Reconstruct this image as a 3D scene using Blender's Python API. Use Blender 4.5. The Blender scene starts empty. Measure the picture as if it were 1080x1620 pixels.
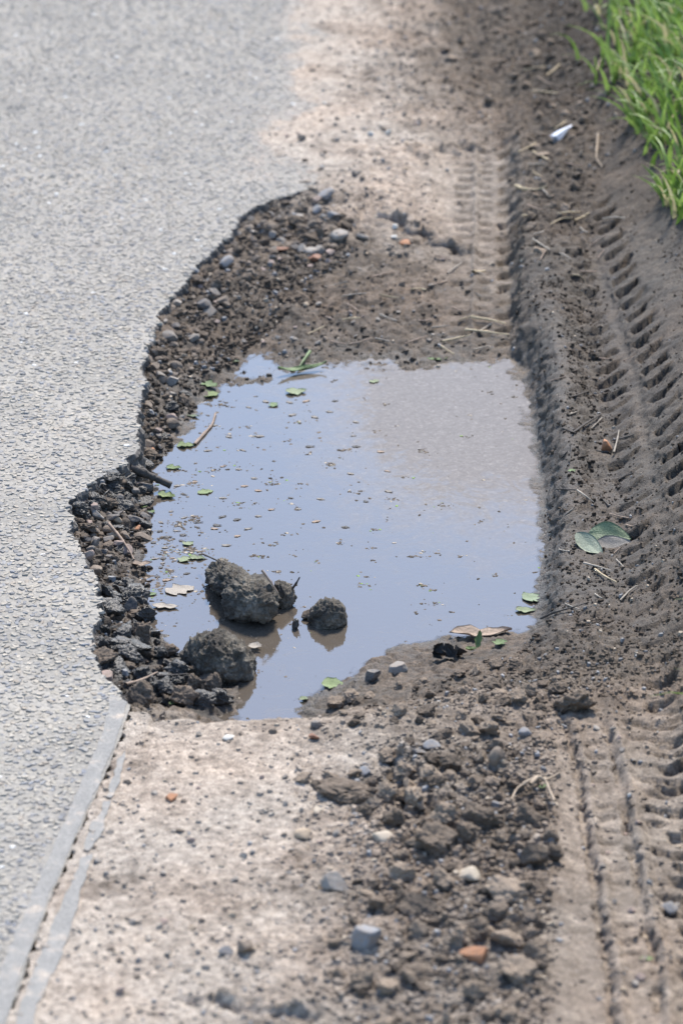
import bpy, math, random
import numpy as np
from mathutils import Vector, Matrix
from mathutils.geometry import tessellate_polygon

# ------------------------------------------------------------------ camera, sky, sun, exposure
scene = bpy.context.scene
C = scene.collection
PITCH = math.radians(22.0); CAMH = 1.9; FPX = 5846.0; W0, H0 = 1080.0, 1620.0
cam_d = bpy.data.cameras.new('camera'); cam = bpy.data.objects.new('camera', cam_d); C.objects.link(cam)
cam.location = (0, 0, CAMH); cam.rotation_euler = (math.radians(90) - PITCH, 0, 0)
cam_d.sensor_fit = 'VERTICAL'; cam_d.sensor_height = 36.0; cam_d.lens = FPX / H0 * 36.0
cam_d.clip_start = 0.05; cam_d.clip_end = 2000
cam_d.dof.use_dof = True; cam_d.dof.focus_distance = 5.02; cam_d.dof.aperture_fstop = 6.3
scene.camera = cam
SUN_EL, SUN_AZ = math.radians(50), math.radians(14)      # azimuth from +Y towards +X
world = bpy.data.worlds.new('World'); scene.world = world; world.use_nodes = True
wn = world.node_tree.nodes; wl = world.node_tree.links
sky = wn.new('ShaderNodeTexSky'); sky.sky_type = 'NISHITA'; sky.sun_disc = False
sky.sun_elevation = SUN_EL; sky.sun_rotation = SUN_AZ; sky.air_density = 1.0; sky.dust_density = 0.5; sky.ozone_density = 2.6
wn['Background'].inputs['Strength'].default_value = 0.135
wl.new(sky.outputs['Color'], wn['Background'].inputs['Color'])
sun_d = bpy.data.lights.new('sun', 'SUN'); sun = bpy.data.objects.new('sun', sun_d); C.objects.link(sun)
sun_d.energy = 3.2; sun_d.angle = math.radians(11); sun_d.color = (1.0, 0.94, 0.855)
sdir = Vector((math.sin(SUN_AZ) * math.cos(SUN_EL), math.cos(SUN_AZ) * math.cos(SUN_EL), math.sin(SUN_EL)))
sun.rotation_euler = sdir.to_track_quat('Z', 'Y').to_euler(); sun.location = (2, 4, 6)
vs = scene.view_settings
vs.view_transform = 'Standard'; vs.look = 'None'; vs.gamma = 1.0; vs.exposure = 1.2; vs.use_curve_mapping = False
scene.cycles.use_denoising = True
scene.cycles.max_bounces = 6

AUTO = []
rng = np.random.default_rng(7); random.seed(7)
cp, sp = math.cos(PITCH), math.sin(PITCH)

# ------------------------------------------------------------------ where a picture point lies on a level plane
def at(u, v, z=0.0):
    dx = (u - W0 / 2) / FPX; dy = -(v - H0 / 2) / FPX
    d = np.array([dx, cp + sp * dy, -sp + cp * dy])
    t = (z - CAMH) / d[2]
    return d[0] * t, d[1] * t
def uv_of(x, y):
    """picture coordinates of the ground point (x, y, 0); y is held in the stretch seen in the photo"""
    yc = np.clip(y, 2.75, 9.5)
    depth = yc * cp + CAMH * sp
    up = yc * sp - CAMH * cp
    return W0 / 2 + FPX * x / depth, H0 / 2 - FPX * up / depth
def pxm(v):
    """pixels per metre at row v"""
    x, y = at(540, v); return FPX / (y * cp + CAMH * sp)

# ------------------------------------------------------------------ noise
def _h(ix, iy, seed):
    n = (ix.astype(np.int64) * 374761393 + iy.astype(np.int64) * 668265263 + seed * 974634777) & 0xffffffff
    n = ((n ^ (n >> 13)) * 1274126177) & 0xffffffff
    n = ((n ^ (n >> 16)) * 2246822519) & 0xffffffff
    return ((n ^ (n >> 15)) & 0xffffff) / float(0xffffff)
_ang = np.random.default_rng(1234).uniform(0, 2 * np.pi, (512, 512)).astype(np.float32)
_GC, _GS = np.cos(_ang).ravel(), np.sin(_ang).ravel()
def pnoise(x, y, seed=0):
    x = np.asarray(x); y = np.asarray(y); ix = np.floor(x); iy = np.floor(y); fx = (x - ix).astype(np.float32); fy = (y - iy).astype(np.float32)
    ix = (ix.astype(np.int32) + seed * 71) & 511; iy = (iy.astype(np.int32) + seed * 137) & 511
    sx = fx * fx * fx * (fx * (fx * 6 - 15) + 10); sy = fy * fy * fy * (fy * (fy * 6 - 15) + 10)
    ix1 = (ix + 1) & 511; r0 = iy * 512; r1 = ((iy + 1) & 511) * 512
    def g(k, a, b): return _GC[k] * (fx - a) + _GS[k] * (fy - b)
    p = g(r0 + ix, 0, 0); p += (g(r0 + ix1, 1, 0) - p) * sx
    q = g(r1 + ix, 0, 1); q += (g(r1 + ix1, 1, 1) - q) * sx
    return (p + (q - p) * sy) * 1.4
def fbm(x, y, scale, octs=4, seed=0, gain=0.5):
    s = np.zeros_like(x); a = 1.0; f = 1.0 / scale; tot = 0
    for o in range(octs):
        s += a * pnoise(x * f, y * f, seed + o * 17); tot += a; a *= gain; f *= 2.03
    return s / tot
def domes(x, y, cell, seed=0, keep=1.0, rmin=0.25, rmax=0.62):
    """height of rounded lumps scattered one per cell, in units of cell"""
    gx = x / cell; gy = y / cell; ix = np.floor(gx); iy = np.floor(gy); best = np.zeros_like(x)
    for a in (-1, 0, 1):
        for b in (-1, 0, 1):
            cx = ix + a; cy = iy + b
            px = cx + _h(cx, cy, seed); py = cy + _h(cx, cy, seed + 1)
            r = rmin + (rmax - rmin) * _h(cx, cy, seed + 2) ** 1.5
            e = 0.6 + 0.8 * _h(cx, cy, seed + 4); th = _h(cx, cy, seed + 5) * np.pi
            dx = gx - px; dy = gy - py
            q = ((dx * np.cos(th) + dy * np.sin(th)) / e) ** 2 + ((dy * np.cos(th) - dx * np.sin(th)) * e) ** 2
            h = np.sqrt(np.maximum(0, r * r - q)) * (_h(cx, cy, seed + 3) < keep)
            best = np.maximum(best, h)
    return best
def pn3(p, seed=0):
    i = np.floor(p); f = p - i; s = f * f * (3 - 2 * f); out = 0
    for a in (0, 1):
        for b in (0, 1):
            for c in (0, 1):
                hsh = _h(i[:, 0] + a + 57 * (i[:, 2] + c), i[:, 1] + b + 131 * (i[:, 2] + c), seed)
                w = (s[:, 0] if a else 1 - s[:, 0]) * (s[:, 1] if b else 1 - s[:, 1]) * (s[:, 2] if c else 1 - s[:, 2])
                out = out + hsh * w
    return out * 2 - 1
def fbm3(p, f, octs, seed):
    s = 0; a = 1; t = 0
    for o in range(octs):
        s = s + a * pn3(p * f + 31.7 * o, seed + o); t += a; a *= 0.5; f *= 2.1
    return s / t
def sstep(a, b, x):
    t = np.clip((x - a) / (b - a), 0, 1); return t * t * (3 - 2 * t)

# ------------------------------------------------------------------ materials
def new_mat(name):
    m = bpy.data.materials.new(name); m.use_nodes = True
    return m, m.node_tree.nodes, m.node_tree.links, m.node_tree.nodes['Principled BSDF']
def noise_node(nd, ln, scale, detail=4, rough=0.6, coord='Object', dist=0.0):
    tc = nd.new('ShaderNodeTexCoord'); n = nd.new('ShaderNodeTexNoise')
    n.inputs['Scale'].default_value = scale; n.inputs['Detail'].default_value = detail
    n.inputs['Roughness'].default_value = rough; n.inputs['Distortion'].default_value = dist
    ln.new(tc.outputs[coord], n.inputs['Vector']); return n
def mixrgb(nd, ln, a, b, fac, mode='MIX'):
    m = nd.new('ShaderNodeMix'); m.data_type = 'RGBA'; m.blend_type = mode
    for s, val in ((m.inputs[6], a), (m.inputs[7], b), (m.inputs[0], fac)):
        if hasattr(val, 'is_linked') or hasattr(val, 'links'): ln.new(val, s)
        else: s.default_value = val if not isinstance(val, tuple) else (*val, 1)[:4]
    return m.outputs[2]
def ramp(nd, ln, src, pts):
    r = nd.new('ShaderNodeValToRGB'); ln.new(src, r.inputs['Fac']); e = r.color_ramp.elements
    while len(e) < len(pts): e.new(0.5)
    for k, (p, c) in enumerate(pts): e[k].position = p; e[k].color = (*c, 1) if len(c) == 3 else c
    return r.outputs['Color']
def bump(nd, ln, bsdf, src, strength, dist):
    b = nd.new('ShaderNodeBump'); b.inputs['Strength'].default_value = strength; b.inputs['Distance'].default_value = dist
    ln.new(src, b.inputs['Height']); ln.new(b.outputs['Normal'], bsdf.inputs['Normal'])
def mat_soil():
    m, nd, ln, p = new_mat('soil')
    at_ = nd.new('ShaderNodeAttribute'); at_.attribute_name = 'col'
    wt = nd.new('ShaderNodeAttribute'); wt.attribute_name = 'wet'
    n1 = noise_node(nd, ln, 90, 5, 0.7); n2 = noise_node(nd, ln, 420, 3, 0.7)
    c = mixrgb(nd, ln, at_.outputs['Color'], ramp(nd, ln, n1.outputs['Fac'], [(0.3, (.55, .54, .53)), (0.7, (1.32, 1.32, 1.32))]), 1.0, 'MULTIPLY')
    c = mixrgb(nd, ln, c, ramp(nd, ln, n2.outputs['Fac'], [(0.32, (.45, .45, .45)), (0.5, (1, 1, 1)), (0.72, (1.5, 1.45, 1.4))]), 1.0, 'MULTIPLY')
    ln.new(c, p.inputs['Base Color'])
    mr = nd.new('ShaderNodeMapRange'); mr.inputs[3].default_value = 0.95; mr.inputs[4].default_value = 0.34
    ln.new(wt.outputs['Fac'], mr.inputs[0]); ln.new(mr.outputs[0], p.inputs['Roughness'])
    bump(nd, ln, p, n2.outputs['Fac'], 0.9, 0.003)
    return m
def mat_attr(name, rough=0.9, spec=0.4, scale=500, bs=0.4):
    m, nd, ln, p = new_mat(name)
    at_ = nd.new('ShaderNodeAttribute'); at_.attribute_name = 'col'
    n2 = noise_node(nd, ln, scale, 3, 0.65)
    c = mixrgb(nd, ln, at_.outputs['Color'], ramp(nd, ln, n2.outputs['Fac'], [(0.3, (.72, .72, .72)), (0.7, (1.25, 1.25, 1.25))]), 1.0, 'MULTIPLY')
    ln.new(c, p.inputs['Base Color']); p.inputs['Roughness'].default_value = rough; p.inputs['Specular IOR Level'].default_value = spec
    bump(nd, ln, p, n2.outputs['Fac'], bs, 0.001)
    return m
def mat_plain(name, col, rough=0.85, var=0.3, scale=150, bs=0.5, bd=0.001, spec=0.4, trans=0.0, objvar=0.0, dust=0.0):
    m, nd, ln, p = new_mat(name)
    n = noise_node(nd, ln, scale, 4, 0.65)
    lo = tuple(x * (1 - var) for x in col); hi = tuple(min(1, x * (1 + var)) for x in col)
    c = ramp(nd, ln, n.outputs['Fac'], [(0.3, lo), (0.7, hi)])
    if objvar:
        oi = nd.new('ShaderNodeObjectInfo')
        c = mixrgb(nd, ln, c, ramp(nd, ln, oi.outputs['Random'], [(0, (1 - objvar,) * 3), (1, (1 + objvar, 1 + objvar * .95, 1 + objvar * .9))]), 1.0, 'MULTIPLY')
    if dust:
        nn = noise_node(nd, ln, 2.2, 6, .7); c = mixrgb(nd, ln, c, (.24, .19, .145), ramp(nd, ln, nn.outputs['Fac'], [(.40, (0, 0, 0)), (.62, (dust,) * 3)]))
    ln.new(c, p.inputs['Base Color']); p.inputs['Roughness'].default_value = rough; p.inputs['Specular IOR Level'].default_value = spec
    if bs: bump(nd, ln, p, n.outputs['Fac'], bs, bd)
    if trans:
        t = nd.new('ShaderNodeBsdfTranslucent'); ln.new(c, t.inputs['Color'])
        mx = nd.new('ShaderNodeMixShader'); mx.inputs[0].default_value = trans
        ln.new(p.outputs[0], mx.inputs[1]); ln.new(t.outputs[0], mx.inputs[2]); ln.new(mx.outputs[0], nd['Material Output'].inputs['Surface'])
    return m
M = {}
M['soil'] = mat_soil()
M['chips'] = mat_attr('chipping', 0.85, 0.4, 400, 0.3)
M['crumb'] = mat_attr('crumb', 0.95, 0.25, 500, 0.5)
def mat_road():
    m, nd, ln, p = new_mat('dusty_asphalt')
    n1 = noise_node(nd, ln, 6, 4); n2 = noise_node(nd, ln, 260, 4, 0.7)
    tc = nd.new('ShaderNodeTexCoord'); vo = nd.new('ShaderNodeTexVoronoi'); vo.inputs['Scale'].default_value = 115
    ln.new(tc.outputs['Object'], vo.inputs['Vector'])
    c = ramp(nd, ln, n1.outputs['Fac'], [(0.3, (.21, .196, .172)), (0.7, (.31, .285, .247))])
    c = mixrgb(nd, ln, c, ramp(nd, ln, n2.outputs['Fac'], [(0.3, (.7, .7, .7)), (0.7, (1.25, 1.24, 1.22))]), 1.0, 'MULTIPLY')
    ln.new(c, p.inputs['Base Color']); p.inputs['Roughness'].default_value = 0.9
    bump(nd, ln, p, vo.outputs['Distance'], 0.5, 0.003)
    return m
M['road'] = mat_road()
def mat_seal():
    m, nd, ln, p = new_mat('bitumen_seal')
    n1 = noise_node(nd, ln, 28, 5, .7); n2 = noise_node(nd, ln, 300, 3, .7)
    c = ramp(nd, ln, n1.outputs['Fac'], [(.42, (.205, .197, .182)), (.56, (.24, .228, .208)), (.68, (.38, .32, .26))])
    c = mixrgb(nd, ln, c, ramp(nd, ln, n2.outputs['Fac'], [(.3, (.75, .75, .75)), (.7, (1.25, 1.25, 1.25))]), 1.0, 'MULTIPLY')
    ln.new(c, p.inputs['Base Color']); p.inputs['Roughness'].default_value = .85; bump(nd, ln, p, n2.outputs['Fac'], .6, .002); return m
M['seal'] = mat_seal()
M['edge'] = mat_plain('broken_asphalt', (.11, .098, .085), 0.85, 0.5, 120, 0.9, 0.004)

# ------------------------------------------------------------------ helpers for objects
def link(o, parent=None):
    C.objects.link(o)
    if parent: o.parent = parent
    return o
def mesh_np(name, verts, faces, mat=None, smooth=False, attrs=None):
    """faces: (n,3) or (n,4) int array"""
    me = bpy.data.meshes.new(name); verts = np.asarray(verts, np.float32); faces = np.asarray(faces, np.int32)
    k = faces.shape[1]; n = len(faces)
    me.vertices.add(len(verts)); me.vertices.foreach_set('co', verts.ravel())
    me.loops.add(n * k); me.loops.foreach_set('vertex_index', faces.ravel())
    me.polygons.add(n); me.polygons.foreach_set('loop_start', np.arange(n, dtype=np.int32) * k)
    me.polygons.foreach_set('use_smooth', np.full(n, smooth, bool))
    for an, (ty, dat) in (attrs or {}).items():
        a = me.attributes.new(an, ty, 'POINT')
        if ty == 'FLOAT_COLOR':
            d = np.ones((len(verts), 4), np.float32); d[:, :3] = dat; a.data.foreach_set('color', d.ravel())
        else: a.data.foreach_set('value', np.asarray(dat, np.float32).ravel())
    me.update(calc_edges=True)
    if mat: me.materials.append(mat)
    return me
def tag(o, label=None, cat=None, group=None, kind=None):
    if label: o['label'] = label
    if cat: o['category'] = cat
    if group: o['group'] = group
    if kind: o['kind'] = kind
    return o

# ------------------------------------------------------------------ outlines, written as picture points on a level plane
WATER_Z = -0.053
def poly_w(pts, z=0.0): return np.array([at(u, v, z) for u, v in pts])
RIM = [(500,296),(478,302),(440,314),(405,326),(385,338),(362,374),(336,398),(310,420),(288,452),(250,496),(241,538),(222,575),(229,610),
       (216,660),(221,700),(196,735),(142,765),(107,800),(114,842),(136,888),(153,922),(156,965),(145,1010),(155,1058),(184,1090),(206,1117)]
SHORE = [(342,612),(318,650),(285,690),(256,725),(243,760),(238,800),(226,850),(236,905),(228,950),(236,990),(285,1030),(315,1062),(372,1078),(372,1122),
         (395,1160),(470,1160),(487,1108),(540,1082),(575,1052),(640,1024),(704,1004),(790,1000),(838,996),(850,940),(856,850),(855,780),(842,700),(833,650),
         (822,590),(806,574),(700,572),(600,576),(520,574),(470,580),(420,600),(380,604)]
rim_w = poly_w(RIM); shore_w = poly_w(SHORE, WATER_Z)
def seg_dist(x, y, P, closed=False):
    d = np.full(x.shape, 1e9); n = len(P)
    for i in range(n if closed else n - 1):
        a = P[i]; b = P[(i + 1) % n]; ab = b - a; L = ab @ ab + 1e-12
        t = np.clip(((x - a[0]) * ab[0] + (y - a[1]) * ab[1]) / L, 0, 1)
        d = np.minimum(d, (x - a[0] - t * ab[0]) ** 2 + (y - a[1] - t * ab[1]) ** 2)
    return np.sqrt(d)
def inside(x, y, P):
    x = np.asarray(x); y = np.asarray(y); n = len(P)
    if len(x) < 50:
        r = np.zeros(x.shape, bool); j = np.arange(n); A = P; B = np.roll(P, -1, 0)
        for i in range(len(x)):
            c = (A[:, 1] > y[i]) != (B[:, 1] > y[i]); a, b_ = A[c], B[c]
            r[i] = np.sum(x[i] < (b_[:, 0] - a[:, 0]) * (y[i] - a[:, 1]) / (b_[:, 1] - a[:, 1]) + a[:, 0]) % 2 == 1
        return r
    o = np.argsort(y, kind='stable'); xs = x[o]; ys = y[o]; r = np.zeros(len(x), bool)
    for i in range(n):
        a = P[i]; b = P[(i + 1) % n]
        if a[1] == b[1]: continue
        lo, hi = (a[1], b[1]) if a[1] < b[1] else (b[1], a[1]); i0 = np.searchsorted(ys, lo, 'left'); i1 = np.searchsorted(ys, hi, 'left')
        if i1 > i0: r[i0:i1] ^= xs[i0:i1] < (b[0] - a[0]) * (ys[i0:i1] - a[1]) / (b[1] - a[1]) + a[0]
    out = np.empty(len(x), bool); out[o] = r
    return out
# the road sheet: broken rim on its right, a buried feather edge beyond, a joint crack nearer than the hole
CRACK = [(206,1119),(192,1160),(160,1240),(128,1310),(96,1385),(66,1460),(44,1520),(22,1590),(-20,1720),(-70,1880)]
def refine(P, step, amp, seed):
    out = []; s = 0
    for i in range(len(P) - 1):
        a, b = np.array(P[i]), np.array(P[i + 1]); L = np.linalg.norm(b - a); n = max(1, int(L / step))
        nrm = np.array([-(b - a)[1], (b - a)[0]]) / (L + 1e-9)
        for k in range(n):
            q = a + (b - a) * k / n
            off = 0
            for f, w in ((18, 1.0), (45, .7), (110, .5), (260, .35)):
                off += w * float(pnoise(np.array([(s + L * k / n) * f + .37]), np.array([seed * 3.1 + f * .77]), seed)[0])
            out.append(q + nrm * off * amp)
        s += L
    out.append(np.array(P[-1])); return np.array(out)
rim_fine = refine(rim_w, 0.003, 0.008, 3)
crack_fine = refine(poly_w(CRACK), 0.006, 0.0015, 9)
FEATH = [(600,-120),(585,0),(570,80),(560,160),(540,230),(500,296)]
feath_w = poly_w(FEATH)
road_poly = np.vstack([np.array([[-4.6, 160.0], [0.75, 160.0], [0.35, 12.0]]), feath_w[:-1], rim_fine, crack_fine[1:], np.array([[-0.62, 1.0], [-0.62, -30], [-4.6, -30]])])

# ------------------------------------------------------------------ ground heights, as cross-sections by picture row
def table(rows, us=np.arange(-400, 1501, 5), vs_=np.arange(-400, 2001, 5), blur=3):
    rv = np.array([r[0] for r in rows], float)
    A = np.array([np.interp(us, [p[0] for p in r[1]], [p[1] for p in r[1]]) for r in rows])
    out = np.array([np.interp(vs_, rv, A[:, k]) for k in range(len(us))]).T
    ker = np.ones(blur) / blur
    for ax in (0, 1):
        out = np.apply_along_axis(lambda q: np.convolve(np.pad(q, blur // 2, 'edge'), ker, 'valid'), ax, out)
    return us, vs_, out
def sample(tb, u, v):
    us, vv, A = tb
    fu = np.clip((u - us[0]) / 5.0, 0, len(us) - 1.001); fv = np.clip((v - vv[0]) / 5.0, 0, len(vv) - 1.001)
    i = fu.astype(int); j = fv.astype(int); a = fu - i; b = fv - j
    return (A[j, i] * (1 - a) + A[j, i + 1] * a) * (1 - b) + (A[j + 1, i] * (1 - a) + A[j + 1, i + 1] * a) * b
Z = table([
 (-300, [(450,.003),(600,.004),(720,.01),(800,.03),(900,.06),(960,.10),(1100,.16),(1400,.2)]),
 (0,   [(430,-.006),(470,.001),(540,.004),(620,.003),(700,-.002),(760,.006),(800,.022),(870,.035),(930,.06),(1000,.10),(1100,.135),(1400,.2)]),
 (150, [(440,-.006),(478,.001),(540,.004),(640,.002),(690,-.003),(720,-.005),(790,.0),(822,.014),(880,.022),(940,.045),(1000,.085),(1080,.12),(1200,.15),(1400,.2)]),
 (220, [(385,-.006),(420,.001),(540,.004),(640,.002),(690,-.003),(702,-.011),(798,-.012),(824,.012),(880,.02),(945,.038),(1000,.07),(1070,.11),(1200,.15),(1400,.2)]),
 (262, [(370,-.006),(400,.001),(450,-.003),(490,.002),(560,.002),(690,-.005),(702,-.014),(800,-.015),(826,.012),(880,.02),(945,.03),(1000,.06),(1065,.10),(1200,.15),(1400,.2)]),
 (300, [(380,-.008),(470,-.006),(510,.0),(620,-.002),(690,-.008),(702,-.018),(802,-.02),(828,.012),(880,.018),(940,.022),(1000,.048),(1060,.085),(1200,.14),(1400,.2)]),
 (345, [(340,-.02),(440,-.018),(540,-.010),(610,-.007),(640,-.013),(692,-.018),(702,-.024),(805,-.026),(828,.010),(880,.018),(930,.012),(1000,.038),(1060,.072),(1200,.135),(1400,.2)]),
 (380, [(300,-.026),(440,-.026),(600,-.020),(720,-.024),(805,-.031),(828,.006),(870,.014),(920,.006),(960,.014),(1000,.032),(1060,.064),(1200,.13),(1400,.2)]),
 (430, [(250,-.035),(400,-.036),(600,-.033),(705,-.036),(808,-.038),(828,.002),(850,.012),(900,.01),(930,-.002),(960,.006),(1000,.026),(1060,.058),(1200,.125),(1400,.2)]),
 (500, [(230,-.05),(500,-.049),(690,-.047),(810,-.045),(830,-.012),(850,.008),(880,.012),(920,-.008),(950,-.006),(1000,.018),(1060,.05),(1200,.12),(1400,.2)]),
 (560, [(230,-.065),(800,-.065),(826,-.055),(848,-.004),(872,.012),(892,.009),(930,-.014),(955,-.012),(1000,.012),(1060,.044),(1200,.115),(1400,.2)]),
 (650, [(200,-.068),(815,-.068),(834,-.055),(858,-.008),(880,.008),(900,.003),(935,-.02),(968,-.016),(1003,.004),(1060,.036),(1200,.11),(1400,.2)]),
 (750, [(100,-.068),(830,-.068),(850,-.055),(868,-.018),(890,-.003),(912,-.008),(940,-.022),(975,-.018),(1008,.0),(1060,.03),(1200,.10),(1400,.19)]),
 (850, [(100,-.068),(835,-.068),(853,-.055),(868,-.026),(890,-.014),(930,-.022),(978,-.018),(1015,.0),(1060,.026),(1200,.10),(1400,.19)]),
 (920, [(100,-.068),(800,-.068),(840,-.055),(858,-.03),(890,-.016),(940,-.016),(985,-.010),(1025,.006),(1060,.024),(1200,.10),(1400,.19)]),
 (980, [(100,-.068),(600,-.06),(700,-.048),(820,-.042),(850,-.03),(880,-.014),(940,-.008),(1000,-.002),(1040,.008),(1075,.026),(1200,.10),(1400,.19)]),
 (1030,[(100,-.068),(450,-.066),(520,-.055),(600,-.044),(700,-.034),(800,-.026),(880,-.010),(950,-.003),(1020,.001),(1055,.010),(1085,.028),(1200,.095),(1400,.19)]),
 (1075,[(100,-.07),(455,-.068),(500,-.056),(560,-.035),(650,-.024),(800,-.012),(900,-.003),(1010,0),(1050,.004),(1085,.026),(1200,.09),(1400,.18)]),
 (1104,[(100,-.07),(460,-.066),(500,-.038),(560,-.018),(650,-.010),(800,-.004),(900,0),(1020,-.002),(1060,.005),(1090,.024),(1200,.085),(1400,.18)]),
 (1118,[(100,-.055),(200,-.05),(440,-.05),(480,-.028),(540,-.006),(650,-.004),(900,0),(1030,-.003),(1065,.003),(1090,.02),(1200,.08),(1400,.18)]),
 (1128,[(100,-.002),(200,-.003),(450,-.003),(540,-.001),(900,.001),(1040,-.003),(1070,.002),(1110,.04),(1400,.2)]),
 (1200,[(100,-.001),(200,-.001),(540,0),(650,.004),(860,.006),(884,.0),(900,-.006),(1060,-.006),(1090,.004),(1120,.03),(1400,.18)]),
 (1300,[(60,-.001),(150,-.001),(540,0),(640,.006),(760,.010),(860,.006),(890,.0),(905,-.007),(1080,-.007),(1110,.004),(1200,.04),(1400,.16)]),
 (1400,[(20,-.001),(110,-.001),(500,0),(640,.005),(850,.005),(895,0),(910,-.007),(1090,-.007),(1130,.01),(1400,.14)]),
 (1620,[(-60,-.001),(30,-.001),(500,.001),(850,.003),(900,0),(925,-.007),(1100,-.007),(1150,.01),(1400,.12)]),
 (1900,[(-150,-.005),(-60,-.001),(850,.002),(1100,-.006),(1400,.10)])])
DRY = table([
 (-100,[(460,.95),(600,.92),(680,.5),(740,.25),(1100,.3)]),
 (100, [(460,1),(580,.85),(640,.6),(700,.4),(760,.28),(900,.3),(1100,.3)]),
 (240, [(400,.95),(560,.97),(690,.75),(760,.65),(800,.4),(850,.38),(920,.45),(1000,.3)]),
 (320, [(400,.45),(480,.6),(600,.8),(700,.7),(800,.45),(850,.3),(1000,.25)]),
 (380, [(300,.30),(500,.28),(610,.36),(700,.45),(780,.5),(820,.27),(900,.25),(1000,.25)]),
 (440, [(240,.24),(500,.21),(700,.26),(770,.36),(820,.2),(1000,.22)]),
 (510, [(230,.2),(500,.13),(750,.16),(830,.16),(1000,.2)]),
 (700, [(150,.12),(300,.08),(850,.1),(880,.17),(935,.08),(1000,.18),(1100,.22)]),
 (900, [(150,.06),(850,.09),(930,.07),(1000,.2),(1100,.26)]),
 (1000,[(150,.04),(350,.06),(500,.1),(700,.16),(860,.25),(900,.34),(1100,.34)]),
 (1080,[(200,.04),(480,.10),(600,.26),(800,.36),(1100,.38)]),
 (1126,[(200,.8),(400,.75),(520,.55),(700,.48),(900,.46),(1100,.4)]),
 (1200,[(100,.95),(450,.88),(600,.66),(700,.45),(850,.4),(900,.56),(1100,.48)]),
 (1400,[(50,1),(450,.85),(550,.62),(650,.40),(850,.40),(900,.6),(1100,.5)]),
 (1620,[(0,1),(300,.92),(450,.72),(600,.58),(850,.5),(950,.58),(1100,.5)])])
ROUGH = table([
 (-100,[(460,.3),(650,.5),(720,1.0),(1100,.9)]),
 (150, [(460,.10),(560,.4),(640,.8),(720,1.1),(1100,1.0)]),
 (250, [(460,.10),(600,.35),(650,.25),(690,.10),(800,.10),(830,1.0),(930,.9),(980,.4),(1100,.3)]),
 (340, [(400,1.1),(560,.9),(680,.5),(700,.12),(805,.12),(835,1.0),(920,.8),(950,.15),(1050,.12),(1090,.45)]),
 (450, [(250,1.1),(400,.95),(690,.7),(710,.15),(805,.15),(835,.2),(870,.8),(930,.8),(955,.12),(1050,.10),(1090,.45)]),
 (550, [(220,1.1),(300,.6),(820,.4),(845,.10),(885,.2),(920,.8),(945,.6),(965,.12),(1060,.10),(1095,.45)]),
 (700, [(150,1.1),(300,.4),(850,.10),(890,.2),(920,.6),(950,.5),(985,.12),(1060,.12),(1095,.45)]),
 (900, [(150,1.1),(300,.5),(845,.3),(870,.4),(960,.45),(1000,.3),(1100,.25)]),
 (1020,[(150,1.2),(350,1),(500,.5),(850,.6),(960,.7),(1020,.3),(1100,.25)]),
 (1090,[(200,1.2),(450,.8),(600,.6),(900,.6),(960,.4),(1080,.25)]),
 (1135,[(200,.12),(450,.15),(560,.3),(880,.5),(910,.2),(1080,.15)]),
 (1250,[(150,.12),(450,.16),(490,.35),(570,.35),(610,.4),(690,.95),(850,.9),(880,.15),(900,.06),(1080,.14)]),
 (1400,[(50,.12),(400,.2),(500,.35),(600,.75),(840,.85),(880,.15),(905,.06),(1080,.16)]),
 (1560,[(0,.12),(350,.3),(500,.45),(840,.65),(885,.15),(920,.07),(1080,.18)])])

# tyre tracks: centre lines as picture points with the height of the ground there
def track_frame(x, y, pts):
    P = np.array([at(u, v, z) for u, v, z in pts]); best = np.full(x.shape, 1e9); S = np.zeros_like(x); T = np.zeros_like(x); s0 = 0
    for i in range(len(P) - 1):
        a, b = P[i], P[i + 1]; ab = b - a; L = np.linalg.norm(ab); d = ab / L
        t = np.clip(((x - a[0]) * d[0] + (y - a[1]) * d[1]), 0 if i else -9, L if i < len(P) - 2 else 9)
        ex = x - a[0] - t * d[0]; ey = y - a[1] - t * d[1]; q = ex * ex + ey * ey; m = q < best
        best = np.where(m, q, best); S = np.where(m, s0 + t, S); T = np.where(m, ey * d[0] - ex * d[1], T); s0 += L
    return S, T, s0            # S grows towards the viewer, T is positive on the viewer's right
TR_FAR = [(752,190,-.01),(752,300,-.018),(750,400,-.033),(748,480,-.045),(746,545,-.05)]
TR_BANK = [(912,310,.01),(930,360,.008),(950,425,.010),(976,500,.012),(998,570,.012),(1013,640,.010),(1028,720,.010),(1046,820,.010),(1064,910,.012),(1080,1010,.014),(1096,1100,.016)]
TR_NEAR = [(905,1080,0),(932,1160,0),(955,1260,0),(972,1360,0),(988,1460,0),(1004,1560,0),(1016,1640,0),(1040,1800,0)]

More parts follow.
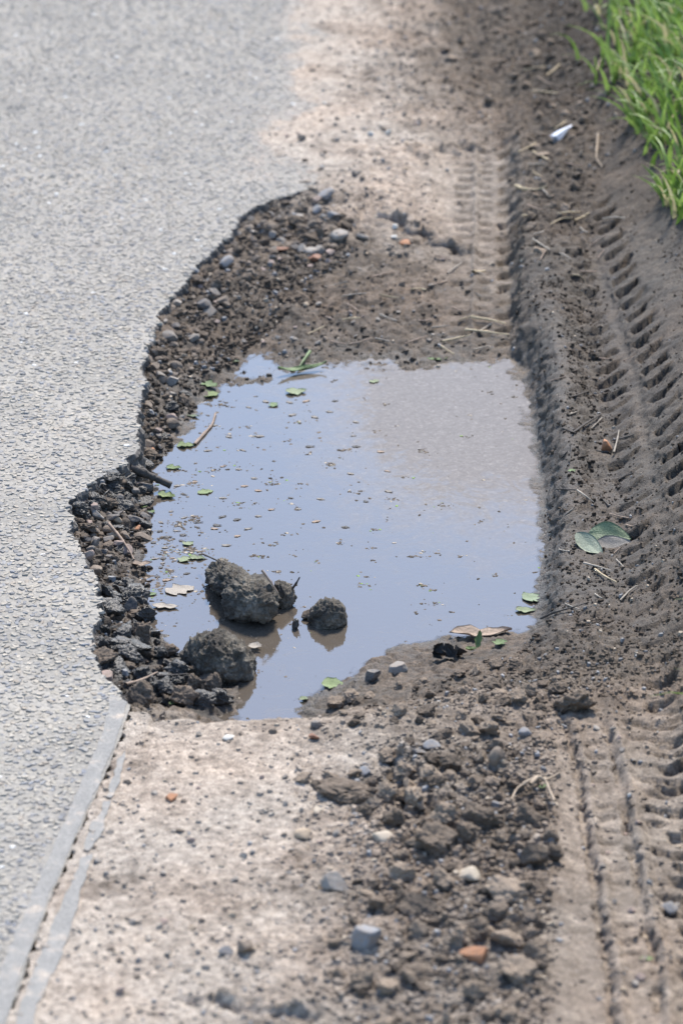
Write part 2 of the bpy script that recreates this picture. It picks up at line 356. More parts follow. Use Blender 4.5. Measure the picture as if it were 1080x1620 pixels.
def sample_feather(v): return np.interp(v, [-400, 0, 150, 230, 296], [470, 470, 478, 420, 460])
def ground_height(x, y):
    u, v = uv_of(x, y)
    wob = fbm(x, y, 0.06, 3, 5) * 14; wob2 = fbm(x, y, 0.06, 3, 6) * 14
    z = sample(Z, u + wob, v + wob2 * 0.5)
    dr = seg_dist(x, y, rim_w); ds = seg_dist(x, y, shore_w, True); ins = inside(x, y, shore_w)
    hole = (v > 300) & (v < 1117) & ~inside(x, y, road_poly)
    # slope of rubble between the broken rim and the water on the left
    t = dr / (dr + ds + 1e-6); left = hole & (dr < 0.16) & ~ins & (v < 1112)
    zl = -0.012 + (WATER_Z + 0.012) * np.clip(t, 0, 1) ** 0.75
    k = 1 - sstep(0.10, 0.16, dr)
    z = np.where(left, z * (1 - k) + np.maximum(z, zl) * k, z)
    # meet the water level along the shore
    sd = np.where(ins, -ds, ds) + fbm(x, y, .045, 4, 9, .6) * .012
    near_lip = sstep(1085, 1112, v) * (u < 500)
    w = np.exp(-(ds / 0.028) ** 2) * (1 - near_lip)
    z = z + (WATER_Z + (0.35 - 0.2 * (v < 640)) * sd + fbm(x, y, 0.05, 4, 8, .6) * (0.007 + .003 * (v < 640)) - z) * w
    z = np.where(ins, np.minimum(z, WATER_Z + 0.006 - 0.3 * np.minimum(ds, 0.08)), z)
    near = (np.abs(x) < 1.3) & (y > 2.6) & (y < 9.5)
    r = sample(ROUGH, u + wob, v + wob2) * near
    z = z + fbm(x, y, 0.11, 3, 11) * 0.009 * (0.25 + r)
    z = z + domes(x + fbm(x, y, .02, 2, 25) * .012, y, 0.045, 21, 0.4) * 0.045 * 0.34 * np.clip(r - 0.35, 0, 1)
    wx_ = x + fbm(x, y, .010, 2, 35) * .006; wy_ = y + fbm(x, y, .010, 2, 36) * .006
    z = z + domes(wx_, wy_, 0.019, 31, 0.65) * 0.019 * 0.55 * np.clip(r - 0.08, 0, 1.3)
    z = z + domes(wx_, wy_, 0.009, 41, 0.65) * 0.009 * 0.65 * np.clip(r, 0.06, 1.2)
    z = z + fbm(x, y, 0.014, 4, 51, .6) * 0.0048 * np.clip(r + 0.05, 0.12, 1.2)
    z = z + fbm(x, y, 0.009, 2, 61, .5) * 0.0022 * np.clip(r * 2.2, .35, 1)
    # gouges and slabs in the soft ground
    g = 1 - np.abs(fbm(x, y, 0.05, 3, 71)); z = z - np.clip(g - 0.93, 0, 1) * 0.10 * np.clip(r, 0, 1)
    z = z + (fbm(x, y, .09, 4, 73, .65) * .006 + fbm(x, y, .012, 2, 74) * .0015) * (v < 300) * (u < 640)
    # --- tyre prints
    S, T, L = track_frame(x, y, TR_FAR)
    T = T + fbm(x, y, 0.05, 2, 15) * 0.006
    env = sstep(0.0, 0.25, S) * (1 - sstep(L - 0.05, L + 0.12, S)); worn = 0.55 + 0.45 * sstep(-0.25, 0.15, fbm(x, y, 0.09, 2, 81))
    def saw(ph, sd): k_ = np.floor(ph); f = ph - k_; return (0.6 + 0.4 * _h(k_, k_ * 0, sd)) * sstep(0, 0.07, f) * np.clip(1 - f / 0.55, 0, 1)
    inner = (sstep(-.040, -.034, T) - sstep(-.006, -.002, T)); outr = (sstep(.036, .042, T) - sstep(.070, .078, T)); mid = sstep(.006, .010, T) - sstep(.024, .03, T)
    z = z - env * worn * (inner * saw(S / 0.044, 1) * .010 + mid * saw(S / 0.040 + .3, 2) * .012 + outr * saw((S + (T - .04) * 0.5 - (T - .05) ** 2 * 14) / 0.062 + .5, 3) * .020) + env * (np.exp(-(T / .005) ** 2) * .005 - (np.abs(T) < .075) * .002)
    S, T, L = track_frame(x, y, TR_BANK)
    S = S + fbm(x, y, 0.05, 2, 16) * 0.008
    env = sstep(-0.02, 0.1, S); worn = 0.45 + 0.55 * sstep(-0.22, 0.08, fbm(x, y, 0.10, 3, 91))
    T = T + fbm(x, y, .03, 2, 19) * .007; worn2 = sstep(-.15, .12, fbm(x, y, .09, 3, 93)); rl = sstep(.010, .017, T) - sstep(.046, .058, T); ll = sstep(-.060, -.048, T) - sstep(-.016, -.008, T)
    z = z - env * worn * (rl * saw((S + (T - .03) * 0.55 + (T - .03) ** 2 * 22) / 0.064, 4) * .024 + ll * saw((S + (T + .03) * 0.4 + (T + .03) ** 2 * 18) / 0.056 + .4, 5) * .022 * (.45 + .55 * worn2))
    z = z - env * np.exp(-(T / .011) ** 2) * .006
    S, T, L = track_frame(x, y, TR_NEAR)
    S = S + fbm(x, y, .03, 2, 20) * .007; env = sstep(0.02, 0.18, S); T = T + fbm(x, y, 0.16, 2, 18) * 0.008
    worn = 0.15 + 0.85 * sstep(-0.2, 0.15, fbm(x, y, 0.07, 2, 95))
    z = z - env * ((sstep(-.034, -.030, T) - sstep(-.025, -.020, T)) * .008 * (.5 + .5 * worn) + (sstep(.016, .020, T) - sstep(.026, .030, T)) * .009 * worn)
    z = z + env * (np.exp(-((T + .016) / .005) ** 2) * .006 + np.exp(-((T - .034) / .006) ** 2) * .006)
    z = z - env * worn * (sstep(.042, .048, T) - sstep(.12, .14, T)) * saw((S - (T - .05) * 0.35) / 0.036, 6) * .014
    z = z - env * worn * (sstep(-.012, -.008, T) - sstep(.010, .014, T)) * saw((S + T * .2) / 0.032, 7) * .008
    # single gouges in the near heap
    for (u0, v0, u1, v1, wd, dp) in ((618,1205,660,1310,.013,.018),(610,335,722,378,.012,.018),(640,245,735,218,.014,-.018),(560,235,640,262,.010,-.008),(300,1575,470,1620,.012,.010)):
        P = poly_w([(u0, v0), (u1, v1)]); xg = x + fbm(x, y, .05, 3, 22) * .035; yg = y + fbm(x, y, .05, 3, 23) * .05; gm = sstep(-.35, .2, fbm(x, y, .05, 3, 24)); d = seg_dist(xg, yg, P); z = z - np.exp(-(d / wd) ** 2) * dp * gm
        a, b = P[0], P[1]; nrm = np.array([-(b - a)[1], (b - a)[0]]); nrm /= np.linalg.norm(nrm)
        nrm = nrm if nrm[0] > 0 else -nrm
        z = z + np.exp(-(seg_dist(xg, yg, P + nrm * wd * 2.1) / (wd * .8)) ** 2) * abs(dp) * 0.7 * gm
    inr = inside(x, y, road_poly); dre = seg_dist(x, y, np.vstack([rim_w, poly_w(CRACK)[1:]]))
    z = np.where(~inr & (v > 1124) & (dre < .03), np.clip(z, -.0004, .002), z)
    z = np.where(inr & (v > 290) & (dre < 3), np.where(v < 1120, np.minimum(z, -0.02), np.minimum(z, -0.0008 - 0.12 * np.maximum(0, np.minimum(dre, .1) - .004))), z)
    z = np.where(inr & (u < sample_feather(v) - 160), -0.03, z)
    return z

def axis(lo, hi, far_lo, far_hi, step_fn):
    c = [lo]
    while c[-1] < hi: c.append(c[-1] + step_fn(c[-1]))
    st = 0.01; up = []; x = c[-1]
    while x < far_hi: x += st; st *= 1.35; up.append(x)
    st = 0.01; dn = []; x = c[0]
    while x > far_lo: x -= st; st *= 1.35; dn.append(x)
    return np.array(dn[::-1] + c + up)
gx = axis(-0.62, 0.92, -300, 300, lambda q: 0.0025)
gy = axis(3.15, 8.05, -60, 400, lambda q: 0.0030 + max(0, q - 3.6) * 0.0009)
GX, GY = np.meshgrid(gx, gy); nyg, nxg = GX.shape
_u, _v = uv_of(GX.ravel(), GY.ravel()); _in = inside(GX.ravel(), GY.ravel(), road_poly)
_far = seg_dist(GX.ravel(), GY.ravel(), np.vstack([rim_w[::2], poly_w(CRACK)[1:]])) > .09
_skip = _in & np.where(_v > 330, _far, (_u < sample_feather(_v) - 200) & _far)
GZ = np.full(GX.size, -.03); GZ[~_skip] = ground_height(GX.ravel()[~_skip], GY.ravel()[~_skip]); GZ = GZ.reshape(nyg, nxg)
def gz(x, y):
    x = np.atleast_1d(np.asarray(x, float)); y = np.atleast_1d(np.asarray(y, float))
    i = np.clip(np.searchsorted(gx, x) - 1, 0, nxg - 2); j = np.clip(np.searchsorted(gy, y) - 1, 0, nyg - 2)
    a = (x - gx[i]) / (gx[i + 1] - gx[i]); b = (y - gy[j]) / (gy[j + 1] - gy[j])
    return (GZ[j, i] * (1 - a) + GZ[j, i + 1] * a) * (1 - b) + (GZ[j + 1, i] * (1 - a) + GZ[j + 1, i + 1] * a) * b
def hit(u, v, zmin=None):
    """the ground point seen at a picture point (the surface that stops the line of sight)"""
    z = np.linspace(0.24, -0.08, 321); dx = (u - W0 / 2) / FPX; dy = -(v - H0 / 2) / FPX
    d = np.array([dx, cp + sp * dy, -sp + cp * dy]); t = (z - CAMH) / d[2]
    x = d[0] * t; y = d[1] * t; h = gz(x, y)
    if zmin is not None: h = np.maximum(h, zmin)
    k = np.argmax(z <= h) if np.any(z <= h) else len(z) - 1
    return float(x[k]), float(y[k]), float(h[k])

# ground colours: what the soil itself is, dry dust, damp earth or wet mud
U, V = uv_of(GX.ravel(), GY.ravel())
fx, fy = GX.ravel(), GY.ravel()
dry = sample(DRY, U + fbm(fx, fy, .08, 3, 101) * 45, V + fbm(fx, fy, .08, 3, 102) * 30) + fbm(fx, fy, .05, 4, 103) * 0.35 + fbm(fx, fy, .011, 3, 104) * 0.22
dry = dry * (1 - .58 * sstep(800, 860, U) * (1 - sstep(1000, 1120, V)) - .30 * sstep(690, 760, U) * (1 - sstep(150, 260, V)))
dry = dry + (fbm(fx, fy, .02, 4, 105, .65) * .55 + np.minimum(0, fbm(fx, fy, .16, 4, 106, .6)) * .7) * sstep(.45, .8, dry)
dry = np.clip(dry, 0, 1)
cD = np.array([.44, .37, .30]); cM = np.array([.132, .101, .074]); cW = np.array([.044, .034, .025])
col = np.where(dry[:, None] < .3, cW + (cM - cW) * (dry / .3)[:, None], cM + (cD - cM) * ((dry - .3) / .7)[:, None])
red = np.clip(fbm(fx, fy, .2, 3, 107) * 1.2, -0.3, 1)[:, None] * 0.10
col = col * (1 + red * np.array([1.0, .2, -.4]))
green = sstep(1150, 1300, U)[:, None]; col = col * (1 - green) + np.array([.045, .075, .02]) * green
sdS = seg_dist(fx, fy, shore_w, True)
wet = np.clip((0.33 - dry) * 2.6, 0, 1) * (V > 380) * (V < 1112); wet = wet * (0.35 + 0.65 * np.exp(-(sdS / .05)))
# break up steep faces sideways as well as up and down
gr_ = np.clip(np.gradient(GZ, gx, axis=1), -1.6, 1.6).ravel(); dn_ = (fx > -.62) & (fx < .92) & (fy > 3.1) & (fy < 8.1)
fxm = fx - np.where(dn_, gr_ * (fbm(fy, GZ.ravel() * 1.3 + fx * .4, .018, 4, 120, .6) * .009), 0)
idx = np.arange(nyg * nxg).reshape(nyg, nxg)
q = np.stack([idx[:-1, :-1], idx[:-1, 1:], idx[1:, 1:], idx[1:, :-1]], -1).reshape(-1, 4)
cxm = (fx[q[:, 0]] + fx[q[:, 2]]) / 2; cym = (fy[q[:, 0]] + fy[q[:, 2]]) / 2
dense = (cxm > -0.63) & (cxm < 0.93) & (cym > 3.1) & (cym < 8.1)
Uq, Vq = uv_of(cxm, cym)
buried = inside(cxm, cym, road_poly) & (GZ.ravel()[q].max(1) < -0.018) & (seg_dist(cxm, cym, rim_w) > 0.03)
q = q[~buried]
used = np.unique(q); remap = np.full(nyg * nxg, -1); remap[used] = np.arange(len(used))
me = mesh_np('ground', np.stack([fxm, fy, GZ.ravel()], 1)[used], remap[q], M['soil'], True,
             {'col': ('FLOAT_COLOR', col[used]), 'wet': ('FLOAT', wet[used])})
ground = link(bpy.data.objects.new('ground', me)); ground['kind'] = 'structure'
def soil_col(x, y):
    i = np.clip(np.searchsorted(gx, x), 0, nxg - 1); j = np.clip(np.searchsorted(gy, y), 0, nyg - 1)
    return col.reshape(nyg, nxg, 3)[j, i]

# ------------------------------------------------------------------ the road sheet with its broken edge
tri = tessellate_polygon([[Vector((p[0], p[1], 0)) for p in road_poly]])
me = mesh_np('road', np.column_stack([road_poly, np.zeros(len(road_poly))]), np.array(tri)[:, ::1], M['road'])
road = link(bpy.data.objects.new('road', me)); road['kind'] = 'structure'
if me.polygons[0].normal.z < 0: me.flip_normals()
prof = [(0.0, 0.0), (-0.004, .0012), (-0.010, .003), (-0.018, .004), (-0.028, .006), (-0.040, .008), (-0.06, .010)]
n = len(rim_fine); tang = np.gradient(rim_fine, axis=0); nrm = np.stack([-tang[:, 1], tang[:, 0]], 1); nrm /= np.linalg.norm(nrm, axis=1)[:, None]
mid = rim_fine + nrm * 0.03; nrm = np.where(inside(mid[:, 0], mid[:, 1], road_poly)[:, None], -nrm, nrm)
vv = []
for k, (zz, off) in enumerate(prof):
    nz = fbm(rim_fine[:, 0] + k * 3.3, rim_fine[:, 1] + zz * 5, .012, 3, 200 + k) * 0.008 if k else 0
    o = off + nz
    vv.append(np.column_stack([rim_fine + nrm * (np.ones((n, 1)) * np.reshape(o, (-1, 1))), np.full(n, zz - (0.0 if k == 0 else 0))]))
vv = np.vstack(vv); fq = []
for k in range(len(prof) - 1):
    a = np.arange(n - 1) + k * n; fq.append(np.stack([a, a + n, a + n + 1, a + 1], 1))
link(bpy.data.objects.new('broken_edge', mesh_np('broken_edge', vv, np.vstack(fq), M['edge'])), road)

# chippings rolled into the road: angular little prisms, half sunk
def chips_mesh(name, x, y, z, size, cols, seed, flat=0.45, ns=5, mat=None, tilt=.12):
    r = np.random.default_rng(seed); n = len(x)
    ang = (np.arange(ns) / ns * 2 * np.pi)[None, :] + r.uniform(0, 6.28, (n, 1)) + r.normal(0, .22, (n, ns))
    asp = r.uniform(.65, 1.35, (n, 1)); th = r.uniform(0, 6.28, (n, 1))
    def ring(rad, zz, tilt):
        px = np.cos(ang) * rad * asp; py = np.sin(ang) * rad / asp
        X = px * np.cos(th) - py * np.sin(th); Y = px * np.sin(th) + py * np.cos(th)
        return np.stack([x[:, None] + X, y[:, None] + Y, z[:, None] + zz + X * tilt[:, :1] + Y * tilt[:, 1:]], -1)
    s = size[:, None]; tl = r.normal(0, tilt, (n, 2)); h = s * flat * r.uniform(.5, 1.2, (n, 1))
    base = ring(s * r.uniform(.8, 1.1, (n, ns)), -s * .25, tl * 0); top = ring(s * r.uniform(.5, .82, (n, ns)), h, tl)
    V_ = np.concatenate([base, top], 1).reshape(-1, 3); o = (np.arange(n) * 2 * ns)[:, None, None]
    F = []
    for k in range(ns):
        k2 = (k + 1) % ns; F += [(k, k2, ns + k2), (k, ns + k2, ns + k)]
    for k in range(1, ns - 1): F.append((ns, ns + k, ns + k + 1))
    F = (np.array(F)[None] + o).reshape(-1, 3)
    return mesh_np(name, V_, F, mat, False, {'col': ('FLOAT_COLOR', np.repeat(cols, 2 * ns, 0))})
def jitter(x0, x1, y0, y1, cell, seed):
    r = np.random.default_rng(seed); nx_ = int((x1 - x0) / cell); ny_ = int((y1 - y0) / cell)
    a, b = np.meshgrid(np.arange(nx_), np.arange(ny_)); a = a.ravel() + r.uniform(-.1, 1.1, nx_ * ny_); b = b.ravel() + r.uniform(-.1, 1.1, nx_ * ny_)
    return x0 + a * cell, y0 + b * cell
x, y = jitter(-0.95, 0.15, 3.05, 8.3, 0.0082, 5)
cu, cv = uv_of(x, y)
seal_d = seg_dist(x, y, poly_w(CRACK))
okc = inside(x, y, road_poly) & (gz(x, y) < 0.0012) & ~((seal_d < 0.022 + fbm(x, y, .05, 2, 77) * .006) & (cv > 1085)) & (cu > -520)
x, y, cu, cv = x[okc], y[okc], cu[okc], cv[okc]
pal = np.array([[.32, .297, .26], [.36, .325, .27], [.27, .257, .24], [.235, .235, .24], [.39, .35, .295], [.18, .18, .185], [.32, .275, .225], [.20, .21, .235]])
wts = np.array([.24, .2, .16, .12, .12, .06, .06, .04]); r = np.random.default_rng(3)
cc = pal[r.choice(len(pal), len(x), p=wts / wts.sum())] * np.array([1, .985, .955]) * r.uniform(.85, 1.15, (len(x), 1))
dust = np.clip(0.45 + fbm(x, y, .5, 3, 301) * .9 + fbm(x, y, .06, 2, 302) * .4, .1, .85)[:, None]
cc = cc * .92; cc = cc * (1 - dust * .5) + np.array([.30, .275, .24]) * dust * .5
dk = np.clip((gz(x, y) + .005) / .006, 0, 1)[:, None] * ((cv < 300) * 1.0)[:, None] * .75; cc = cc * (1 - dk) + np.array([.46, .375, .30]) * dk
white = r.random(len(x)) < .004; cc[white] = (.6, .58, .54)
chips = link(bpy.data.objects.new('road_chippings', chips_mesh('road_chippings', x, y, np.full(len(x), -.0006), r.uniform(.0036, .0066, len(x)), cc, 6, .33, 5, M['chips'])))
tag(chips, 'pale grey dusty stone chippings bedded in the asphalt surface', 'chippings', kind='stuff')

# bitumen seal along the joint crack
def band(name, pts_l, pts_r, z, seed, amp):
    L_ = refine(poly_w(pts_l), .01, amp, seed); R_ = refine(poly_w(pts_r), .01, amp, seed + 1); k = 160
    def res(P):
        d = np.concatenate([[0], np.cumsum(np.linalg.norm(np.diff(P, axis=0), axis=1))]); t = np.linspace(0, d[-1], k)
        return np.stack([np.interp(t, d, P[:, 0]), np.interp(t, d, P[:, 1])], 1)
    L_, R_ = res(L_), res(R_); rows = []
    for w, zz in ((-.0, -.0012), (.01, 0), (.5, 0), (.99, 0), (1.0, -.0012)):
        P = L_ * (1 - w) + R_ * w; rows.append(np.column_stack([P, np.full(len(P), z + zz)]))
    v_ = np.vstack(rows); f = []
    for a in range(4): i0 = np.arange(k - 1) + a * k; f.append(np.stack([i0, i0 + 1, i0 + k + 1, i0 + k], 1))
    o = link(bpy.data.objects.new(name, mesh_np(name, v_, np.vstack(f), M['seal'], False))); o['kind'] = 'structure'; return o
band('bitumen_seal', [(176,1098),(166,1150),(132,1230),(98,1310),(64,1385),(34,1455),(4,1530),(-30,1610),(-130,1880)],
     [(203,1112),(189,1160),(157,1240),(125,1310),(93,1385),(63,1460),(41,1520),(18,1590),(-74,1880)], .0012, 31, .0025)
band('bitumen_seal', [(194,1190),(182,1228),(168,1262)], [(199,1186),(193,1225),(176,1264)], .0016, 35, .004)
band('bitumen_seal', [(166,1270),(150,1302),(132,1345)], [(174,1268),(166,1312),(140,1348)], .0016, 37, .004)
band('bitumen_seal', [(128,1360),(112,1400),(84,1460),(60,1520),(36,1590),(-50,1880)],
     [(146,1352),(134,1395),(116,1460),(94,1525),(62,1590),(-10,1880)], .0016, 39, .003)

# ------------------------------------------------------------------ water
def mat_water():
    m, nd, ln, p = new_mat('muddy_water')
    f = nd.new('ShaderNodeAttribute'); f.attribute_name = 'film'; dp = nd.new('ShaderNodeAttribute'); dp.attribute_name = 'depth'
    n1 = noise_node(nd, ln, 16, 10, 0.78, dist=1.6); n2 = noise_node(nd, ln, 120, 3, 0.6); n3 = noise_node(nd, ln, 160, 5, .7, dist=.8)
    ad = nd.new('ShaderNodeMath'); ad.operation = 'MULTIPLY_ADD'; ln.new(n1.outputs['Fac'], ad.inputs[0]); ad.inputs[1].default_value = 1.3; ln.new(f.outputs['Fac'], ad.inputs[2])
    mr = nd.new('ShaderNodeMapRange'); mr.inputs[1].default_value = 0.70; mr.inputs[2].default_value = 1.32; ln.new(ad.outputs[0], mr.inputs[0])
    film = ramp(nd, ln, n3.outputs['Fac'], [(.35, (.15, .125, .10)), (.55, (.188, .16, .132)), (.72, (.27, .235, .198))])
    c = mixrgb(nd, ln, (.095, .078, .061), film, mr.outputs[0]); ln.new(c, p.inputs['Base Color'])
    rr = nd.new('ShaderNodeMapRange'); rr.inputs[3].default_value = 0.03; rr.inputs[4].default_value = 0.14; ln.new(mr.outputs[0], rr.inputs[0]); ln.new(rr.outputs[0], p.inputs['Roughness'])
    p.inputs['IOR'].default_value = 1.68
    sr = nd.new('ShaderNodeMapRange'); sr.inputs[3].default_value = 1.0; sr.inputs[4].default_value = 0.06; ln.new(mr.outputs[0], sr.inputs[0]); ln.new(sr.outputs[0], p.inputs['Specular IOR Level'])
    al = nd.new('ShaderNodeMapRange'); al.inputs[1].default_value = 0.0; al.inputs[2].default_value = .002; al.inputs[3].default_value = .6; al.inputs[4].default_value = 1.0
    ln.new(dp.outputs['Fac'], al.inputs[0]); ln.new(al.outputs[0], p.inputs['Alpha'])
    bump(nd, ln, p, n2.outputs['Fac'], 0.06, 0.002)
    return m
M['water'] = mat_water()
wx = np.linspace(-0.42, 0.36, 200); wy = np.linspace(3.9, 5.9, 260); WX, WY = np.meshgrid(wx, wy); wxr, wyr = WX.ravel(), WY.ravel()
wu, wv = uv_of(wxr, wyr); wv = wv + 53
film = sstep(330, 720, wu + (wv - 650) * -0.35) * (1 - sstep(720, 960, wv)) * 0.75 + sstep(560, 640, wv) * (1 - sstep(640, 760, wv)) * sstep(500, 640, wu) * 0.2
wi = np.arange(260 * 200).reshape(260, 200); wq = np.stack([wi[:-1, :-1], wi[:-1, 1:], wi[1:, 1:], wi[1:, :-1]], -1).reshape(-1, 4)
keep = ~(inside(wxr[wq].mean(1), wyr[wq].mean(1), road_poly)) & (wv[wq].mean(1) < 1190)
wq = wq[keep]; us_ = np.unique(wq); rm = np.full(260 * 200, -1); rm[us_] = np.arange(len(us_))
water = link(bpy.data.objects.new('water', mesh_np('water', np.column_stack([wxr, wyr, np.full(len(wxr), WATER_Z)])[us_], rm[wq], M['water'], True, {'film': ('FLOAT', film[us_]), 'depth': ('FLOAT', (WATER_Z - gz(wxr, wyr))[us_])})))
water['kind'] = 'structure'

# ------------------------------------------------------------------ stones and clods
def icos(sub):
    t = (1 + 5 ** .5) / 2
    v = [(-1,t,0),(1,t,0),(-1,-t,0),(1,-t,0),(0,-1,t),(0,1,t),(0,-1,-t),(0,1,-t),(t,0,-1),(t,0,1),(-t,0,-1),(-t,0,1)]
    f = [(0,11,5),(0,5,1),(0,1,7),(0,7,10),(0,10,11),(1,5,9),(5,11,4),(11,10,2),(10,7,6),(7,1,8),(3,9,4),(3,4,2),(3,2,6),(3,6,8),(3,8,9),(4,9,5),(2,4,11),(6,2,10),(8,6,7),(9,8,1)]
    v = [np.array(p) / np.linalg.norm(p) for p in v]
    for _ in range(sub):
        cache = {}; nf = []
        def midp(a, b):
            k = (min(a, b), max(a, b))
            if k not in cache: m = v[a] + v[b]; v.append(m / np.linalg.norm(m)); cache[k] = len(v) - 1
            return cache[k]
        for a, b, c in f:
            ab, bc, ca = midp(a, b), midp(b, c), midp(c, a); nf += [(a, ab, ca), (b, bc, ab), (c, ca, bc), (ab, bc, ca)]
        f = nf
    return np.array(v), np.array(f)
ICO = {k: icos(k) for k in (1, 2, 3, 4, 5)}
def stone_mesh(name, seed, mat, cuts=11, sub=3, rough=.05, smooth=False):
    """a broken pebble: a ball with flat facets cut off it"""
    v, f = ICO[sub]; v = v.copy(); r = np.random.default_rng(seed)
    for _ in range(cuts):
        d = r.normal(size=3); d /= np.linalg.norm(d); h = r.uniform(.38, .8); s = v @ d
        v = v - np.outer(np.maximum(0, s - h), d) * .93
    v = v * (1 + fbm3(v, 2.5, 3, seed)[:, None] * rough * 2) * np.array([1 + r.uniform(0, .35), 1, 1])
    v = v - (v.max(0) + v.min(0)) / 2; v = v / np.abs(v).max(0)
    return mesh_np(name, v, f, mat, smooth)
def clod_mesh(name, seed, mat, sub=4, amp=.42, f0=1.5):
    """a torn lump of earth: a ball broken by coarse facets and covered in crumbs"""
    v, f = ICO[sub]; v = v.copy(); r = np.random.default_rng(seed)
    for _ in range(6):
        d = r.normal(size=3); d /= np.linalg.norm(d); h = r.uniform(.35, .8); s = v @ d
        v = v - np.outer(np.maximum(0, s - h), d) * .85
    s0 = fbm3(v, f0, 2, seed); n = fbm3(v, f0 * 2.4, 3, seed + 5); b = 1 - np.abs(fbm3(v, 4.2, 3, seed + 9)) * 2.2
    v = v * (1 + amp * s0 + amp * .7 * n + amp * .32 * b + amp * .3 * fbm3(v, 11, 2, seed + 12))[:, None]
    v = v - (v.max(0) + v.min(0)) / 2; v = v / np.abs(v).max(0)
    return mesh_np(name, v, f, mat, True)
def put(name, mesh, u, v, sx, sy, sz, label=None, cat=None, group=None, sink=.3, rot=None, zmin=None, tilt=.3, xyz=None):
    """stand an object of half-sizes sx, sy, sz (metres) on the ground seen at picture point (u, v)"""
    x, y, z = xyz if xyz else hit(u, v, zmin)
    o = link(bpy.data.objects.new(name, mesh)); o.location = (x, y, z + sz * (1 - 2 * sink))
    o.scale = (sx, sy, sz); o.rotation_euler = (random.uniform(-tilt, tilt), random.uniform(-tilt, tilt), random.uniform(0, 6.28) if rot is None else rot)
    return tag(o, label, cat, group)
M['stone_grey'] = mat_plain('stone_grey', (.24, .22, .195), .85, .25, 90, .4, .001, objvar=.35, dust=.8)
M['stone_blue'] = mat_plain('stone_blue_grey', (.20, .21, .225), .75, .2, 60, .3, .001, objvar=.2, dust=.8)
M['stone_tan'] = mat_plain('stone_tan', (.42, .32, .22), .8, .25, 60, .3, .001, dust=.4)
M['stone_cream'] = mat_plain('stone_cream', (.46, .385, .29), .8, .2, 60, .3, .001, dust=.4)
M['stone_orange'] = mat_plain('stone_orange', (.42, .19, .09), .8, .35, 50, .4, .001, dust=.4)
M['stone_rust'] = mat_plain('stone_rust', (.22, .085, .04), .7, .35, 50, .4, .001, dust=.4)
M['stone_pink'] = mat_plain('stone_pink', (.34, .25, .21), .85, .25, 60, .4, .001, dust=.8)
M['stone_white'] = mat_plain('stone_white', (.58, .55, .49), .7, .12, 60, .2, .001, dust=.4)
M['stone_dark'] = mat_plain('stone_dark', (.055, .055, .058), .7, .3, 60, .4, .001, objvar=.3, dust=.8)
M['stone_brown'] = mat_plain('stone_muddy_brown', (.155, .12, .09), .85, .3, 90, .5, .001, objvar=.35, dust=.8)
M['clod_dry'] = mat_plain('clod_dry', (.25, .197, .148), .95, .3, 6, .6, .004, .2, objvar=.2)
M['clod_damp'] = mat_plain('clod_damp', (.13, .10, .074), .85, .35, 6, .6, .004, .3, objvar=.2)
M['clod_wet'] = mat_plain('clod_wet', (.046, .040, .033), .38, .5, 6, .6, .004, .5, objvar=.3)
stone_meshes = {}
def smesh(kind, i):
    k = (kind, i % 6)
    if k not in stone_meshes: stone_meshes[k] = stone_mesh('stone', 100 + i % 6 * 7 + len(kind), M[kind], sub=2, smooth=kind in ('stone_tan', 'stone_cream', 'stone_blue', 'stone_white'))
    return stone_meshes[k]
clod_meshes = {}
def cmesh(kind, i):
    k = (kind, i % 8)
    if k not in clod_meshes: clod_meshes[k] = clod_mesh('clod', 300 + i % 8 * 11, M[kind])
    return clod_meshes[k]

